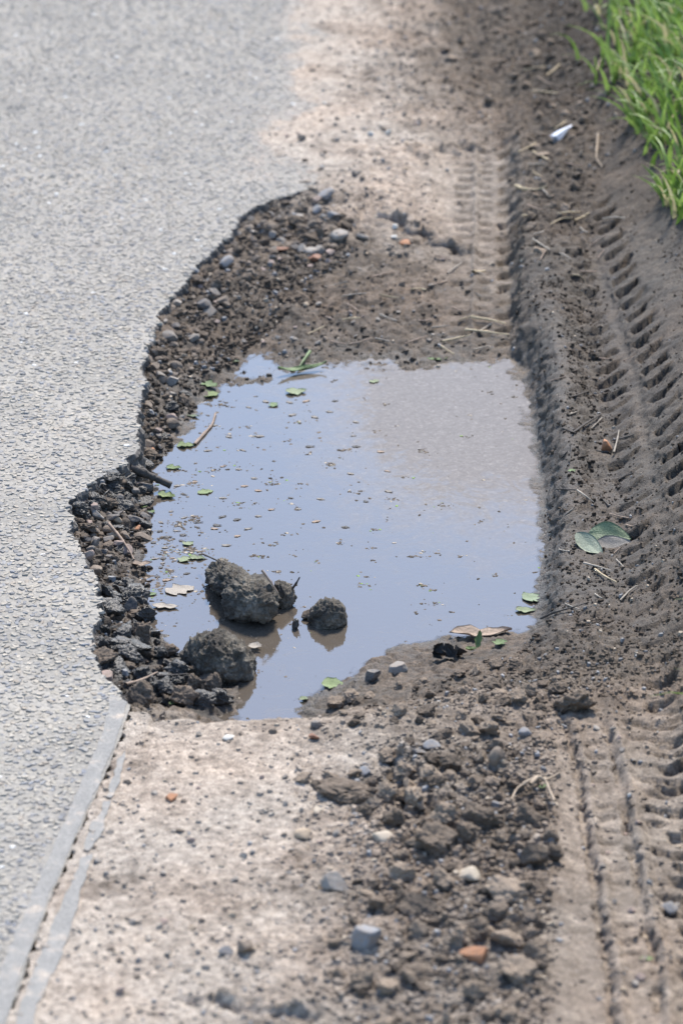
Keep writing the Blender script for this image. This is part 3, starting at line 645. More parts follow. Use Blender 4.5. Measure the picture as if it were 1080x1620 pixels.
# the big lumps standing in the water
def mat_lump():
    m, nd, ln, p = new_mat('clay_lump')
    n1 = noise_node(nd, ln, 26, 5, .65); n2 = noise_node(nd, ln, 240, 5, .7, dist=.6)
    c = ramp(nd, ln, n1.outputs['Fac'], [(.38, (.062, .051, .039)), (.5, (.115, .098, .074)), (.64, (.25, .218, .17))])
    c = mixrgb(nd, ln, c, ramp(nd, ln, n2.outputs['Fac'], [(.32, (.45, .45, .45)), (.52, (1, 1, 1)), (.72, (1.5, 1.45, 1.4))]), 1.0, 'MULTIPLY')
    ln.new(c, p.inputs['Base Color']); p.inputs['Roughness'].default_value = .8; bump(nd, ln, p, n2.outputs['Fac'], 1.0, .006); return m
M['lump'] = mat_lump()
def lump(name, seed, pts, radii, label, amp=.012, mat='lump', flat=.8, sub=5, cuts=7):
    """one lump: a ball drawn out along a line of centres with radii, roughened"""
    v, f = ICO[sub]; P = np.array(pts); R = np.array(radii); t = np.clip((v[:, 0] * 1.02 + 1) / 2, 0, 1)
    k = np.linspace(0, 1, len(P)); cx = np.stack([np.interp(t, k, P[:, i]) for i in range(3)], 1); rr = np.interp(t, k, R)
    d = P[-1] - P[0]; d[2] = 0; d /= np.linalg.norm(d); s = np.array([-d[1], d[0], 0]); up = np.array([0, 0, 1.])
    capw = np.sqrt(np.clip(1 - v[:, 0] ** 6, 0, 1)); rad = np.sqrt(v[:, 1] ** 2 + v[:, 2] ** 2) + 1e-9
    out = cx + (s * (v[:, 1] / rad * rr * capw)[:, None] + up * (v[:, 2] / rad * rr * capw * flat)[:, None]) + d * (v[:, 0] ** 5 * rr * .35)[:, None]
    c = out.mean(0); nd_ = out - cx; nd_ /= np.linalg.norm(nd_, axis=1)[:, None] + 1e-9
    n = fbm3(out, 22, 3, seed) * amp * 1.4 + fbm3(out, 70, 3, seed + 3) * amp * .4 - np.abs(fbm3(out, 100, 3, seed + 4)) * amp * .5
    out = out + nd_ * n[:, None]
    rc = np.random.default_rng(seed + 40); span = np.abs(out - c).max(0)
    for _ in range(cuts):
        d_ = rc.normal(size=3); d_[2] = abs(d_[2]) * .8; d_ /= np.linalg.norm(d_); q_ = (out - c) @ d_; h_ = q_.max() * rc.uniform(.62, .85)
        out = out - np.outer(np.maximum(0, q_ - h_), d_) * .8
    out = out + nd_ * (fbm3(out * np.array([1, .35, 1]), 260, 3, seed + 8) * amp * .38 + fbm3(out, 520, 2, seed + 11) * amp * .2)[:, None]
    base = np.array([P[:, 0].mean(), P[:, 1].mean(), WATER_Z])
    o = link(bpy.data.objects.new(name, mesh_np(name, out - base, f, M[mat], True))); o.location = base
    return tag(o, label, 'clod', 'clods standing in the puddle')
def wp(u, v, h): x, y = at(u, v, WATER_Z); return (x, y, WATER_Z + h)
lump('clay_clod', 1, [wp(334,906,.010), wp(356,930,.018), wp(384,960,.026), wp(413,990,.030)], [.016, .022, .031, .042], 'long grey clay clod sloping up out of the puddle, biggest lump in the water', .012, cuts=3)
lump('mud_clod', 2, [wp(304,1060,.010), wp(340,1066,.022), wp(390,1064,.010)], [.036, .046, .034], 'rounded grey mud lump at the puddle edge in front of the long clay clod', .013, flat=.85, cuts=2)
lump('mud_clod', 3, [wp(434,950,.012), wp(446,958,.016), wp(456,962,.01)], [.016, .019, .014], 'small dark lump with upright twigs leaning on the long clay clod', .010, 'lump', 1.1, 4)
lump('mud_clod', 4, [wp(494,986,.006), wp(516,988,.013), wp(537,984,.008)], [.015, .022, .017], 'small isolated mud lump mirrored in the water right of the clay clod', .010, 'lump', .95, 4, cuts=1)
lump('mud_clod', 5, [wp(476,980,.004), wp(490,978,.006), wp(500,978,.006)], [.006, .008, .008], 'flat mud tongue on the left of the isolated lump in the water', .004, 'clod_damp', .7, 3)
lump('mud_clod', 6, [wp(464,994,.004), wp(470,994,.007)], [.009, .009], 'tiny wet mud bead between the clay clod and the isolated lump', .005, 'clod_wet', .9, 3)
lump('mud_clod', 7, [wp(318,1088,.008), wp(340,1094,.012), wp(352,1096,.008)], [.016, .022, .014], 'low dark mud lump below the rounded lump at the near left corner of the puddle', .010, 'clod_damp', .9, 4)

R = random.Random(11)
LAND = {
 'rim': [(470,335,'the far end of the broken edge'),(358,420,'the blue-grey block on the edge'),(285,490,'the bend of the edge behind the puddle'),(325,625,'the ragged green leaf'),(240,690,'the curved brown twig'),(232,760,'the black stick'),(182,850,'the tan stones by the waterline'),(142,880,'the pinkish flake at the rim')],
 'turf': [(232,760,'the black stick'),(112,805,'the leftmost notch of the rim'),(150,772,'the upper rim'),(200,740,'the bend of the rim')],
 'shelf': [(205,960,'the black pointed stone'),(166,1075,'the pinkish corner stone'),(345,1050,'the rounded mud lump'),(270,1083,'the reddish twig'),(275,1114,'the near lip of the hole'),(238,942,'the small floating leaf')],
 'heap': [(750,1522,'the orange stone'),(580,1496,'the big blue-grey stone'),(740,1390,'the cream stone'),(860,1260,'the dry forked root'),(640,1260,'the long gouge'),(788,1205,'the upright brown stone'),(830,1610,'the bottom edge'),(860,1450,'the tyre groove')],
 'bank': [(630,1062,'the angular pale stone'),(700,1038,'the black crumpled leaf'),(790,1020,'the half buried green leaf'),(870,1100,'the head of the tyre groove'),(526,1086,'the round green leaf'),(520,1250,'the small cream pebble'),(680,1190,'the blue-grey pebble pair')],
 'verge': [(888,212,'the plastic scrap'),(940,60,'the grass'),(740,60,'the pale dust'),(835,303,'the curved straw'),(870,400,'the start of the rut')],
 'far': [(478,222,'the dark round pebble'),(600,212,'the two white pebbles'),(515,312,'the far rubble'),(561,278,'the tiny dark pebble'),(620,100,'the far edge of the picture')],
 'near': [(360,1169,'the flat white pebble'),(272,1265,'the small orange pebble'),(478,1325,'the orange-tan pebble'),(605,1330,'the flat cream pebble'),(528,1405,'the grey blocky stone'),(370,1508,'the blue-grey pebble in the dust'),(130,1400,'the joint crack'),(200,1560,'the bottom left corner')],
 'slope': [(498,412,'the broad rust chip'),(640,388,'the flat orange chip'),(372,573,'the tiny pale leaf'),(692,570,'the narrow green leaf'),(560,480,'the middle of the slope'),(745,506,'the pale straws')],
 'track': [(1060,1445,'the grey pebble'),(1022,1518,'the tiny green leaf'),(920,1150,'the head of the grooves'),(1050,1200,'the foot of the bank'),(970,1330,'the middle of the grooves')],
 'rut': [(958,712,'the brick fragment'),(952,850,'the waxy leaf'),(930,960,'the near end of the rut'),(920,620,'the far end of the rut')],
 'water': [(262,760,'the black stick'),(300,870,'the tip of the clay clod'),(285,935,'the pale rotting leaf'),(468,622,'the pale leaf by the far shore'),(520,740,'the middle of the water'),(325,780,'the lobed green leaf'),(400,660,'the far left corner')],
}
def auto(o, where, u, v, head, tail, size=None):
    AUTO.append((o, where, u, v, head, tail, size)); return o
def finish_labels():
    """name each of the many alike things by its look and by the thing it lies nearest to"""
    sets = {}
    for o, where, u, v, head, tail, size in AUTO:
        lm = min(LAND[where], key=lambda p: (p[0] - u) ** 2 + 4 * (p[1] - v) ** 2)
        sz = '' if size is None else size + ' '
        sets.setdefault((o['group'], f'{sz}{head}', f'{tail} {lm[2]}'), []).append((u, o))
    for (g, head, tail), L in sets.items():
        L.sort(key=lambda q: q[0]); names = {1: [''], 2: ['left ', 'right '], 3: ['left ', 'middle ', 'right '], 4: ['leftmost ', 'second-from-left ', 'second-from-right ', 'rightmost '], 5: ['leftmost ', 'second-from-left ', 'middle ', 'second-from-right ', 'rightmost '], 6: ['leftmost ', 'second-from-left ', 'third-from-left ', 'third-from-right ', 'second-from-right ', 'rightmost ']}.get(len(L))
        for k, (u, o) in enumerate(L): o['label'] = (names[k] if names else '') + head + ' ' + tail
AVOID = [(580,1496,46),(580,1530,40),(750,1522,40),(750,1550,36),(740,1390,34),(605,1330,28),(528,1405,32),(478,1325,18),(788,1205,24),(683,1185,20),(358,1510,20),(850,1262,24),(630,1062,20),(590,1072,18)]
def free_uv(poly, n, minpx, seed, relax=1.0):
    rr = random.Random(seed); xs = [p[0] for p in poly]; ys = [p[1] for p in poly]; P = np.array(poly, float); out = []; tries = 0
    while len(out) < n and tries < n * 60:
        tries += 1; u = rr.uniform(min(xs), max(xs)); v = rr.uniform(min(ys), max(ys))
        if not inside(np.array([u]), np.array([v]), P)[0]: continue
        if any((u - a) ** 2 + ((v - b) * 1.5) ** 2 < c_ * c_ for a, b, c_ in AVOID): continue
        if any((u - a) ** 2 + ((v - b) * 2) ** 2 < minpx ** 2 for a, b in out): continue
        out.append((u, v))
    return out
# rubble along the broken rim
rim_band = [(380,345),(470,318),(560,350),(520,410),(420,440),(345,500),(310,560),(290,640),(250,720),(232,790),(232,860),(165,900),(118,840),(116,800),(150,775),(205,742),(228,700),(224,655),(235,610),(228,578),(248,540),(258,500),(296,455),(345,405)]
for i, (u, v) in enumerate(free_uv(rim_band, 170, 12, 21)):
    s = R.choice([.0045, .005, .006, .007, .0085, .011])
    kind = R.choices(['stone_brown', 'stone_grey', 'stone_dark', 'stone_pink'], [7, 2.5, 1, .5] if v < 640 else [5, 1, 3, .4])[0]
    lab = {'stone_brown': 'muddy brown', 'stone_grey': 'grey', 'stone_dark': 'tarry dark', 'stone_pink': 'pinkish'}[kind]
    o = put('rubble_stone', smesh(kind, i), u, v, s * R.uniform(.8, 1.25), s * R.uniform(.8, 1.25), s * R.uniform(.55, .85), lab, 'stone', sink=.36, group='rubble stones along the broken asphalt edge: ' + kind.split('_')[1])
    auto(o, 'rim', u, v, lab + ' rubble stone', 'near', 'small' if s < .0065 else 'large')
for i, (u, v) in enumerate(free_uv([(112,802),(140,772),(200,738),(222,716),(236,735),(205,775),(165,800),(130,830)], 34, 12, 47)):
    s = R.choice([.006, .008, .010, .013])
    o = put('turf_clod', cmesh('clod_wet', i), u, v, s * R.uniform(.8, 1.3), s * R.uniform(.8, 1.3), s * R.uniform(.6, 1.0), 'dark turf clod', 'clod', 'dark turf clods at the rim', sink=.3)
    auto(o, 'turf', u, v, 'dark turf clod', 'at the rim near', 'small' if s < .009 else 'large')
for i, (u, v) in enumerate(free_uv(rim_band, 110, 15, 48)):
    s = R.choice([.006, .008, .010, .013]); ck = 'clod_damp' if v < 620 else R.choice(['clod_damp', 'clod_wet'])
    o = put('tar_clod', cmesh(ck, i), u, v, s * R.uniform(.8, 1.4), s * R.uniform(.8, 1.3), s * R.uniform(.5, .9), 'clod', 'clod', 'crumbled clods along the broken asphalt edge', sink=.36)
    auto(o, 'rim', u, v, ('brown' if ck == 'clod_damp' else 'black') + ' crumbled clod', 'near', 'small' if s < .009 else 'large')
# wet clods on the shelf in the near left corner
shelf = [(165,925),(225,935),(232,1000),(290,1035),(320,1075),(365,1100),(420,1114),(300,1118),(215,1112),(165,1065),(155,1000)]
for i, (u, v) in enumerate(free_uv(shelf, 95, 13, 22)):
    s = R.choice([.005, .006, .007, .009, .011, .014, .017])
    ck = R.choice(['clod_wet', 'clod_wet', 'clod_damp'])
    o = put('mud_clod', cmesh(ck, i), u, v, s * R.uniform(.8, 1.3), s * R.uniform(.8, 1.3), s * R.uniform(.6, 1.0), 'dark wet mud clod heaped in the near left corner of the hole', 'clod', 'wet clods in the near left corner', sink=.28)
    auto(o, 'shelf', u, v, ('black' if ck == 'clod_wet' else 'dark brown') + ' mud clod', 'heaped near', 'small' if s < .0065 else 'large' if s > .0095 else 'middling')
# crumbly heap in the foreground
heap = [(600,1180),(760,1150),(850,1200),(880,1330),(870,1480),(850,1620),(560,1640),(520,1500),(560,1400),(640,1350),(610,1260)]
for i, (u, v) in enumerate(free_uv(heap, 170, 22, 23)):
    s = R.choice([.004, .005, .005, .006, .007, .009, .012, .015])
    ck = R.choice(['clod_dry', 'clod_dry', 'clod_damp'])
    o = put('soil_clod', cmesh(ck, i), u, v, s * R.uniform(.8, 1.3), s * R.uniform(.8, 1.3), s * R.uniform(.6, .95), 'loose brown soil clod in the crumbly heap beside the near tyre groove', 'clod', 'soil clods in the foreground heap', sink=.25)
    auto(o, 'heap', u, v, ('pale dry' if ck == 'clod_dry' else 'dark damp') + ' soil clod', 'in the heap near', 'small' if s < .0055 else 'big' if s > .011 else 'large' if s > .008 else 'middling')
for i, (u, v) in enumerate(free_uv([(470,1225),(590,1225),(610,1330),(560,1290),(480,1260)], 14, 20, 24) + free_uv([(520,1110),(860,1040),(900,1110),(860,1150),(560,1150)], 40, 22, 25)):
    s = R.uniform(.005, .012)
    ck = R.choice(['clod_dry', 'clod_damp'])
    o = put('soil_clod', cmesh(ck, i), u, v, s * R.uniform(.8, 1.3), s * R.uniform(.8, 1.3), s * R.uniform(.5, .9), 'low soil clod on the trodden bank in front of the puddle', 'clod', 'soil clods on the near bank', sink=.3)
    auto(o, 'bank', u, v, ('pale dry' if ck == 'clod_dry' else 'dark damp') + ' soil clod', 'near', 'small' if s < .01 else 'large')
for i, (u, v) in enumerate(free_uv([(690,20),(860,10),(930,120),(920,330),(850,420),(830,330),(800,200),(700,130)], 60, 20, 26)):
    s = R.uniform(.005, .012)
    ck = R.choice(['clod_dry', 'clod_dry', 'clod_damp'])
    o = put('soil_clod', cmesh(ck, i), u, v, s * R.uniform(.8, 1.4), s * R.uniform(.8, 1.4), s * R.uniform(.5, .8), 'earth clod on the churned verge below the grass', 'clod', 'earth clods on the far verge', sink=.3)
    auto(o, 'verge', u, v, ('pale' if ck == 'clod_dry' else 'dark') + ' earth clod', 'on the verge near', 'small' if s < .01 else 'large')
for i, (u, v, hw, hd, hh, rz, lab) in enumerate((
    (655,1268,16,60,20,.12,'long low mud ridge along the right side of the gouge'),
    (690,1345,40,40,22,.5,'broad mud lump at the near end of the long gouge'),
    (545,1258,50,50,14,.2,'broad low mud patch left of the long gouge'),
    (700,1300,28,34,18,.9,'rough mud lump just right of the mud ridge'),
    (835,1300,34,40,20,.3,'rough mud lump beside the tyre groove under the dry root'),
    (760,1300,36,44,18,1.1,'broad brown mud lump in the middle of the heap'),
    (800,1420,34,44,18,.7,'broad brown mud lump right of the pale flat stone'),
    (660,1440,36,40,15,.4,'flat mud lump between the pale and the blue-grey stones'),
    (905,1118,34,40,20,.6,'dark mud clod lying at the head of the tyre groove'),
    (820,1545,36,40,16,.2,'flat mud lump right of the orange stone'),
    (660,1550,34,40,14,.9,'flat mud lump left of the orange stone'))):
    k = 1 / pxm(v); put('mud_lump', cmesh('clod_damp' if i % 3 else 'clod_dry', i + 3), u, v, hw * k * .9, hd * k * .8, hh * k * 1.25, lab, 'clod', sink=.36, rot=rz, tilt=.25)
# stones lying about on the dusty strips
for nm, poly, cnt, mind, seed, lab in (
    ('far', [(480,150),(640,60),(680,200),(650,330),(560,340),(500,300),(430,240)], 45, 14, 27, 'little pebble on the pale dust beyond the hole'),
    ('near', [(210,1150),(520,1150),(640,1250),(520,1400),(500,1600),(80,1610),(150,1300)], 50, 24, 28, 'little pebble on the pale dusty strip in the foreground'),
    ('slope', [(380,400),(560,340),(700,390),(700,540),(480,560),(360,560),(330,500)], 60, 14, 29, 'little stone pressed into the mud slope behind the puddle'),
    ('track', [(900,1120),(1075,1130),(1075,1600),(960,1600)], 40, 20, 30, 'little stone in the near tyre track')):
    for i, (u, v) in enumerate(free_uv(poly, cnt, mind, seed)):
        s = R.uniform(.0025, .0052)
        kind = R.choices(['stone_grey', 'stone_brown', 'stone_pink', 'stone_tan', 'stone_white'], [4, 3, 1.2, .7, .25])[0]
        o = put('pebble', smesh(kind, i), u, v, s, s * R.uniform(.8, 1.2), s * R.uniform(.5, .8), kind.split('_')[1] + ' ' + lab, 'pebble', 'pebbles, ' + nm + ' ' + kind.split('_')[1])
        auto(o, nm, u, v, kind.split('_')[1] + ' little pebble', {'far': 'beyond the hole near', 'near': 'on the foreground dust near', 'slope': 'on the mud slope near', 'track': 'in the tyre track near'}[nm])
# stones one can single out: picture point, half width and half height in photo pixels
for u, v, hw, hh, kind, lab in (
    (750,1522,23,18,'stone_orange','orange brick-like stone in the heap at the bottom of the picture'),
    (580,1496,26,22,'stone_blue','smooth blue-grey stone, largest near the bottom of the picture'),
    (528,1405,22,18,'stone_grey','grey blocky stone left of the crumbly heap'),
    (740,1390,22,12,'stone_cream','pale cream flat stone in the middle of the crumbly heap'),
    (605,1330,18,9,'stone_cream','flat cream pebble left of the crumbly heap'),
    (478,1325,13,9,'stone_tan','round orange-tan pebble on the foreground dust'),
    (503,1285,10,6,'stone_cream','small cream pebble beside the low clod patch'),
    (272,1265,11,6,'stone_orange','small orange pebble alone on the foreground dust'),
    (360,1169,10,4,'stone_white','flat white pebble just in front of the hole'),
    (496,1170,10,7,'stone_rust','rusty brown pebble beside a dark one in front of the puddle'),
    (500,1150,11,7,'stone_dark','dark pebble in front of the puddle edge'),
    (683,1185,15,9,'stone_blue','blue-grey pebble with a dark one beside it, right of the gouge'),
    (662,1195,12,8,'stone_dark','dark pebble left of a blue-grey one, right of the gouge'),
    (576,1223,10,6,'stone_blue','round grey pebble at the top of the low clod patch'),
    (830,1162,11,7,'stone_blue','pale blue-grey stone on the soil beside the near groove'),
    (630,1062,16,10,'stone_grey','angular pale stone on the puddle near shore'),
    (590,1072,14,9,'stone_dark','dark angular stone on the puddle near shore'),
    (358,1510,12,9,'stone_blue','blue-grey pebble in the bottom left dust'),
    (390,1505,16,13,'stone_brown','brown clod-like stone at the bottom left of the heap'),
    (1060,1445,13,9,'stone_blue','grey pebble at the right edge in the tyre track'),
    (958,712,9,12,'stone_orange','orange brick fragment standing in the rut by the bank'),
    (478,222,8,7,'stone_dark','dark round pebble on the far pale dust'),
    (561,278,6,5,'stone_dark','tiny dark pebble alone on the far dust'),
    (640,388,12,5,'stone_orange','flat orange chip on the far lip of the hole'),
    (446,398,11,5,'stone_rust','rust brown chip at the far rubble edge'),
    (498,412,13,6,'stone_rust','broad rust brown chip on the mud at the far rubble'),
    (515,312,16,9,'stone_blue','blue-grey stone at the far right end of the rubble'),
    (500,320,9,7,'stone_pink','purplish stone beside the blue-grey one at the far rubble'),
    (528,345,13,7,'stone_blue','flat blue-grey stone at the far rubble below the others'),
    (500,336,10,8,'stone_blue','light grey stone at the far rubble centre'),
    (536,375,14,8,'stone_grey','grey stone lowest of the far rubble cluster'),
    (575,378,12,6,'stone_grey','grey stone on the lip right of the far rubble'),
    (358,420,14,10,'stone_blue','blue-grey block sticking out of the broken asphalt edge'),
    (625,362,6,5,'stone_white','small white pebble, upper of two by the orange chip'),
    (624,378,6,4,'stone_white','small white pebble, lower of two by the orange chip'),
    (586,213,5,4,'stone_white','white pebble on the far dust, left of two'),
    (614,212,5,4,'stone_white','white pebble on the far dust, right of two'),
    (148,812,8,11,'stone_pink','tall pinkish stone low in the rubble by the dark turf'),
    (186,830,9,9,'stone_tan','tan stone in the rubble above the water'),
    (180,852,10,9,'stone_tan','light tan stone, middle of three in the rubble'),
    (188,866,10,9,'stone_pink','pink-grey stone, lowest of three in the rubble'),
    (142,834,9,8,'stone_pink','pinkish stone against the asphalt rim'),
    (148,862,12,9,'stone_grey','grey flat stone against the asphalt rim'),
    (140,885,11,11,'stone_pink','broken pinkish flake leaning on the asphalt rim'),
    (150,908,13,10,'stone_brown','brown flake leaning under the asphalt rim'),
    (218,838,7,5,'stone_orange','orange wet chip at the left waterline'),
    (232,775,12,8,'stone_dark','dark rounded pebble below the black stick'),
    (240,718,8,7,'stone_orange','orange pebble at the waterline above the black stick'),
    (205,960,14,13,'stone_dark','black pointed stone on the wet clods'),
    (166,1075,14,10,'stone_pink','pinkish stone at the near left corner of the hole'),
    (155,1016,8,6,'stone_pink','small pinkish stone on the rim beside the wet clods'),
    (788,1205,18,18,'stone_brown','brown upright stone on the soil heap'),
    (955,155,14,9,'stone_brown','brown stone on the verge under the grass')):
    k = 1.0 / pxm(v)
    o = put('stone', smesh(kind, int(u + v)), u, v, hw * k, hw * k * R.uniform(.75, 1.05), hh * k, lab, 'stone', sink=.30, tilt=.25)

# crumbs of soil and grit, too many to count
def crumbs(name, n, poly_uv, smin, smax, seed, label, darker=1.0, power=3.5):
    P = np.array(poly_uv, float); r = np.random.default_rng(seed); Wp = np.array([at(u, v) for u, v in poly_uv])
    x = r.uniform(Wp[:, 0].min(), Wp[:, 0].max(), n * 7); y = r.uniform(Wp[:, 1].min(), Wp[:, 1].max(), n * 7)
    u, v = uv_of(x, y); ok = inside(u, v, P); clump = fbm(x, y, .05, 4, seed, .65) > r.uniform(-.35, .35, len(x)); ok &= clump & (r.random(len(x)) < np.clip(sample(ROUGH, u, v) * 1.6 - .05, .08, 1))
    ok &= ~(inside(x, y, road_poly) & (gz(x, y) < 0))
    x, y = x[ok][:n], y[ok][:n]; z = gz(x, y); s = smin + (smax - smin) * r.random(len(x)) ** power
    ok = z > WATER_Z - .002; x, y, z, s = x[ok], y[ok], z[ok], s[ok]
    c = soil_col(x, y) * r.uniform(.72, 1.15, (len(x), 1)) * darker
    gr = r.random(len(x)); c[gr < .06] = np.array([.26, .255, .25]) * r.uniform(.6, 1.2, ((gr < .06).sum(), 1)); c[gr > .975] = np.array([.40, .33, .25])
    o = link(bpy.data.objects.new(name, chips_mesh(name, x, y, z, s, c, seed + 1, .8, 5, M['crumb']))); tag(o, label, 'soil crumbs', kind='stuff')
crumbs('soil_crumbs', 13000, [(205,1124),(560,1124),(900,1030),(1120,1000),(1200,1700),(-40,1700)], .0008, .0042, 401, 'fine brown soil crumbs and grit on the foreground')
crumbs('soil_crumbs', 5000, [(560,1180),(880,1180),(890,1680),(480,1680),(540,1420)], .0015, .006, 402, 'coarse soil crumbs of the foreground heap')
crumbs('soil_crumbs', 9000, [(440,-80),(1000,-80),(1050,300),(860,480),(820,520),(450,560),(240,560),(380,330),(500,296),(420,240)], .0012, .0055, 403, 'fine soil crumbs and grit beyond the hole')
crumbs('soil_crumbs', 7000, [(380,330),(500,300),(560,380),(330,560),(240,700),(230,1100),(460,1116),(200,1112),(145,1010),(150,920),(105,800),(215,700),(225,580)], .0015, .006, 404, 'dark grit and crumbs under the broken asphalt edge', .75)
crumbs('soil_crumbs', 6000, [(830,450),(960,450),(1010,800),(1150,960),(1150,1100),(560,1110),(860,960),(860,700)], .001, .004, 405, 'damp soil crumbs in the rut and on the bank')
crumbs('soil_crumbs', 6000, [(960,330),(1200,330),(1250,1150),(1040,1100),(1000,800)], .0007, .0028, 406, 'fine soil grains on the face of the bank')

# ------------------------------------------------------------------ leaves, twigs, straw
def leaf_mesh(name, mat, L=1.0, Wd=.5, seed=0, fold=.25, curl=.3, lobes=0, n=14, m=5, tip=1.0, thick=.012, rag=.14):
    r = np.random.default_rng(seed); V_ = []; F = []
    for i in range(n + 1):
        t = i / n; w = Wd / 2 * (math.sin(math.pi * min(1, t ** .8 * 1.0)) ** .75 if 0 < t < 1 else .02)
        if lobes: w *= .62 + .38 * abs(math.sin(t * math.pi * lobes)) + r.uniform(-.05, .05)
        wl_ = 1 + rag * math.sin(t * 17 + seed * 1.7) + rag * r.uniform(-1, 1); wr_ = 1 + rag * math.sin(t * 13 + seed * 2.9) + rag * r.uniform(-1, 1)
        for j in range(-m, m + 1):
            s = j / m; yv = s * w * (wl_ if j < 0 else wr_)
            zv = abs(s) * w * fold + curl * (t - .5) ** 2 * L + .02 * L * math.sin(9 * t + 3 * s + seed) * abs(s)
            V_.append((t * L - L / 2, yv, zv))
    k = 2 * m + 1
    for i in range(n):
        for j in range(k - 1): a = i * k + j; F.append((a, a + 1, a + k + 1, a + k))
    V_ = np.array(V_); nv = len(V_); F = np.array(F); V2 = V_.copy(); V2[:, 2] -= thick * L
    edge = [(i * k, (i + 1) * k) for i in range(n)] + [((i + 1) * k + k - 1, i * k + k - 1) for i in range(n)]
    E = np.array([(b, a, a + nv, b + nv) for a, b in edge])
    return mesh_np(name, np.vstack([V_, V2]), np.vstack([F, F[:, ::-1] + nv, E]), mat, True)
def mat_leaf(name, c1, c2, rough=.5, trans=.25):
    return mat_plain(name, tuple((a + b) / 2 for a, b in zip(c1, c2)), rough, .35, 25, .3, .01, .4, trans)
M['leaf_bright'] = mat_leaf('leaf_bright', (.18, .245, .075), (.23, .285, .115))
M['leaf_pale'] = mat_leaf('leaf_pale', (.24, .285, .145), (.29, .33, .195), .6)
M['leaf_mid'] = mat_leaf('leaf_mid', (.13, .20, .06), (.18, .25, .10))
M['leaf_waxy'] = mat_leaf('leaf_waxy', (.14, .19, .095), (.20, .25, .14), .5, .1)
M['leaf_waxy_pale'] = mat_leaf('leaf_waxy_pale', (.20, .235, .16), (.25, .28, .21), .6, .1)
M['leaf_muddy'] = mat_leaf('leaf_muddy_side', (.20, .18, .15), (.26, .23, .20), .7, .05)
M['leaf_dark'] = mat_leaf('leaf_dark', (.05, .08, .03), (.09, .12, .05), .45, .1)
M['leaf_brown'] = mat_leaf('leaf_brown', (.36, .26, .18), (.44, .34, .26), .7)
M['leaf_black'] = mat_leaf('leaf_black', (.03, .026, .022), (.05, .042, .036), .5, .05)
M['leaf_litter'] = mat_leaf('leaf_litter', (.30, .26, .21), (.40, .35, .29), .75, .1)
def leaf(name, u, v, lpx, wpx, ang, mat, label, seed=0, lobes=0, fold=.25, curl=.3, lift=.002, zmin=None, tx=0, ty=0, cat='leaf', group=None, asm=None):
    """length across the picture is taken as lying on the ground: ang is the heading on the ground"""
    k = 1 / pxm(v); x, y, z = hit(u, v, zmin)
    me = leaf_mesh(name, M[mat], 1.0, wpx / lpx, seed, fold, curl, lobes)
    o = link(bpy.data.objects.new(name, me), asm); o.location = (x, y, z + lift) if asm is None else (0, 0, 0); o.scale = (lpx * k,) * 3
    o.rotation_euler = (tx, ty, math.radians(ang))
    if asm is None: tag(o, label, cat, group)
    return o
WZ = WATER_Z
for a in ((330,626,36,26,20,'leaf_bright','ragged bright green leaf at the far left corner of the puddle',1,3,WZ),
          (332,611,30,20,-40,'leaf_mid','green leaf lying behind the ragged bright one at the far left corner',2,0,None),
          (468,622,34,22,10,'leaf_pale','pale green leaf afloat near the far shore',3,0,WZ),
          (433,642,22,12,80,'leaf_mid','small sunken green leaf left of centre near the far shore',4,2,WZ),
          (372,573,14,9,0,'leaf_pale','tiny pale green leaf on the mud of the far shore',5,0,None),
          (592,605,18,11,30,'leaf_pale','small green leaf afloat near the middle of the far shore',6,0,WZ),
          (692,570,34,9,5,'leaf_mid','narrow dark green leaf on the far shore below the tyre print',7,0,None),
          (294,707,30,18,10,'leaf_bright','green leaf afloat beside the brown curved twig',8,2,WZ),
          (305,660,26,10,-30,'leaf_dark','dark green leaf scrap at the left waterline behind the twig',9,2,WZ),
          (275,742,26,14,-15,'leaf_mid','green leaf scrap above the black stick',10,2,WZ),
          (264,787,32,18,-25,'leaf_bright','bright green leaf in the water below the black stick',11,3,WZ),
          (325,780,28,16,25,'leaf_bright','bright green lobed leaf afloat right of the black stick',12,3,WZ),
          (224,803,20,11,0,'leaf_bright','small yellow-green leaf at the left waterline',13,0,WZ),
          (240,812,16,9,60,'leaf_mid','small green scrap just right of the yellow-green leaf at the left waterline',14,0,WZ),
          (298,862,20,14,30,'leaf_pale','pale green leaf in the debris above the clay clod',15,0,WZ),
          (292,887,26,17,60,'leaf_pale','pale green leaf against the far tip of the clay clod',16,0,WZ),
          (312,885,28,13,-10,'leaf_pale','second pale green leaf touching the far tip of the clay clod',17,0,WZ),
          (238,942,22,12,10,'leaf_mid','small green leaf in the water beside the wet clods',18,0,WZ),
          (526,1086,36,30,0,'leaf_bright','round green leaf at the near shore of the puddle',19,0,WZ),
          (481,1109,16,12,20,'leaf_pale','tiny pale green leaf at the near lip of the puddle',20,0,WZ),
          (841,948,34,28,20,'leaf_waxy','grey-green leaf against the right shore, upper of two',21,0,WZ),
          (831,968,34,16,-5,'leaf_pale','grey-green leaf against the right shore, lower of two',22,0,WZ),
          (790,1020,26,18,60,'leaf_mid','green leaf half under mud at the end of the dead leaf',23,0,None),
          (904,745,14,10,70,'leaf_mid','tiny green sprig in the rut beside the brick fragment',24,0,None),
          (275,1114,16,11,0,'leaf_bright','tiny bright leaf on the wet clods at the near lip',25,0,None),
          (858,1247,14,9,60,'leaf_mid','tiny green leaf beside the dry root on the heap',26,0,None),
          (1022,1518,14,18,80,'leaf_bright','tiny bright green leaf in the near tyre track',27,0,None)):
    u, v, lp, wpx_, an, mt, lb, sd, lo, zm = a
    leaf('leaf', u, v, lp, wpx_ * 1.35, an, mt, lb, sd, lo or (0 if sd in (19, 21, 22, 3) else 2), .15 + .1 * (sd % 3), .08 + .12 * (sd % 4), .0006, zm, group=None)
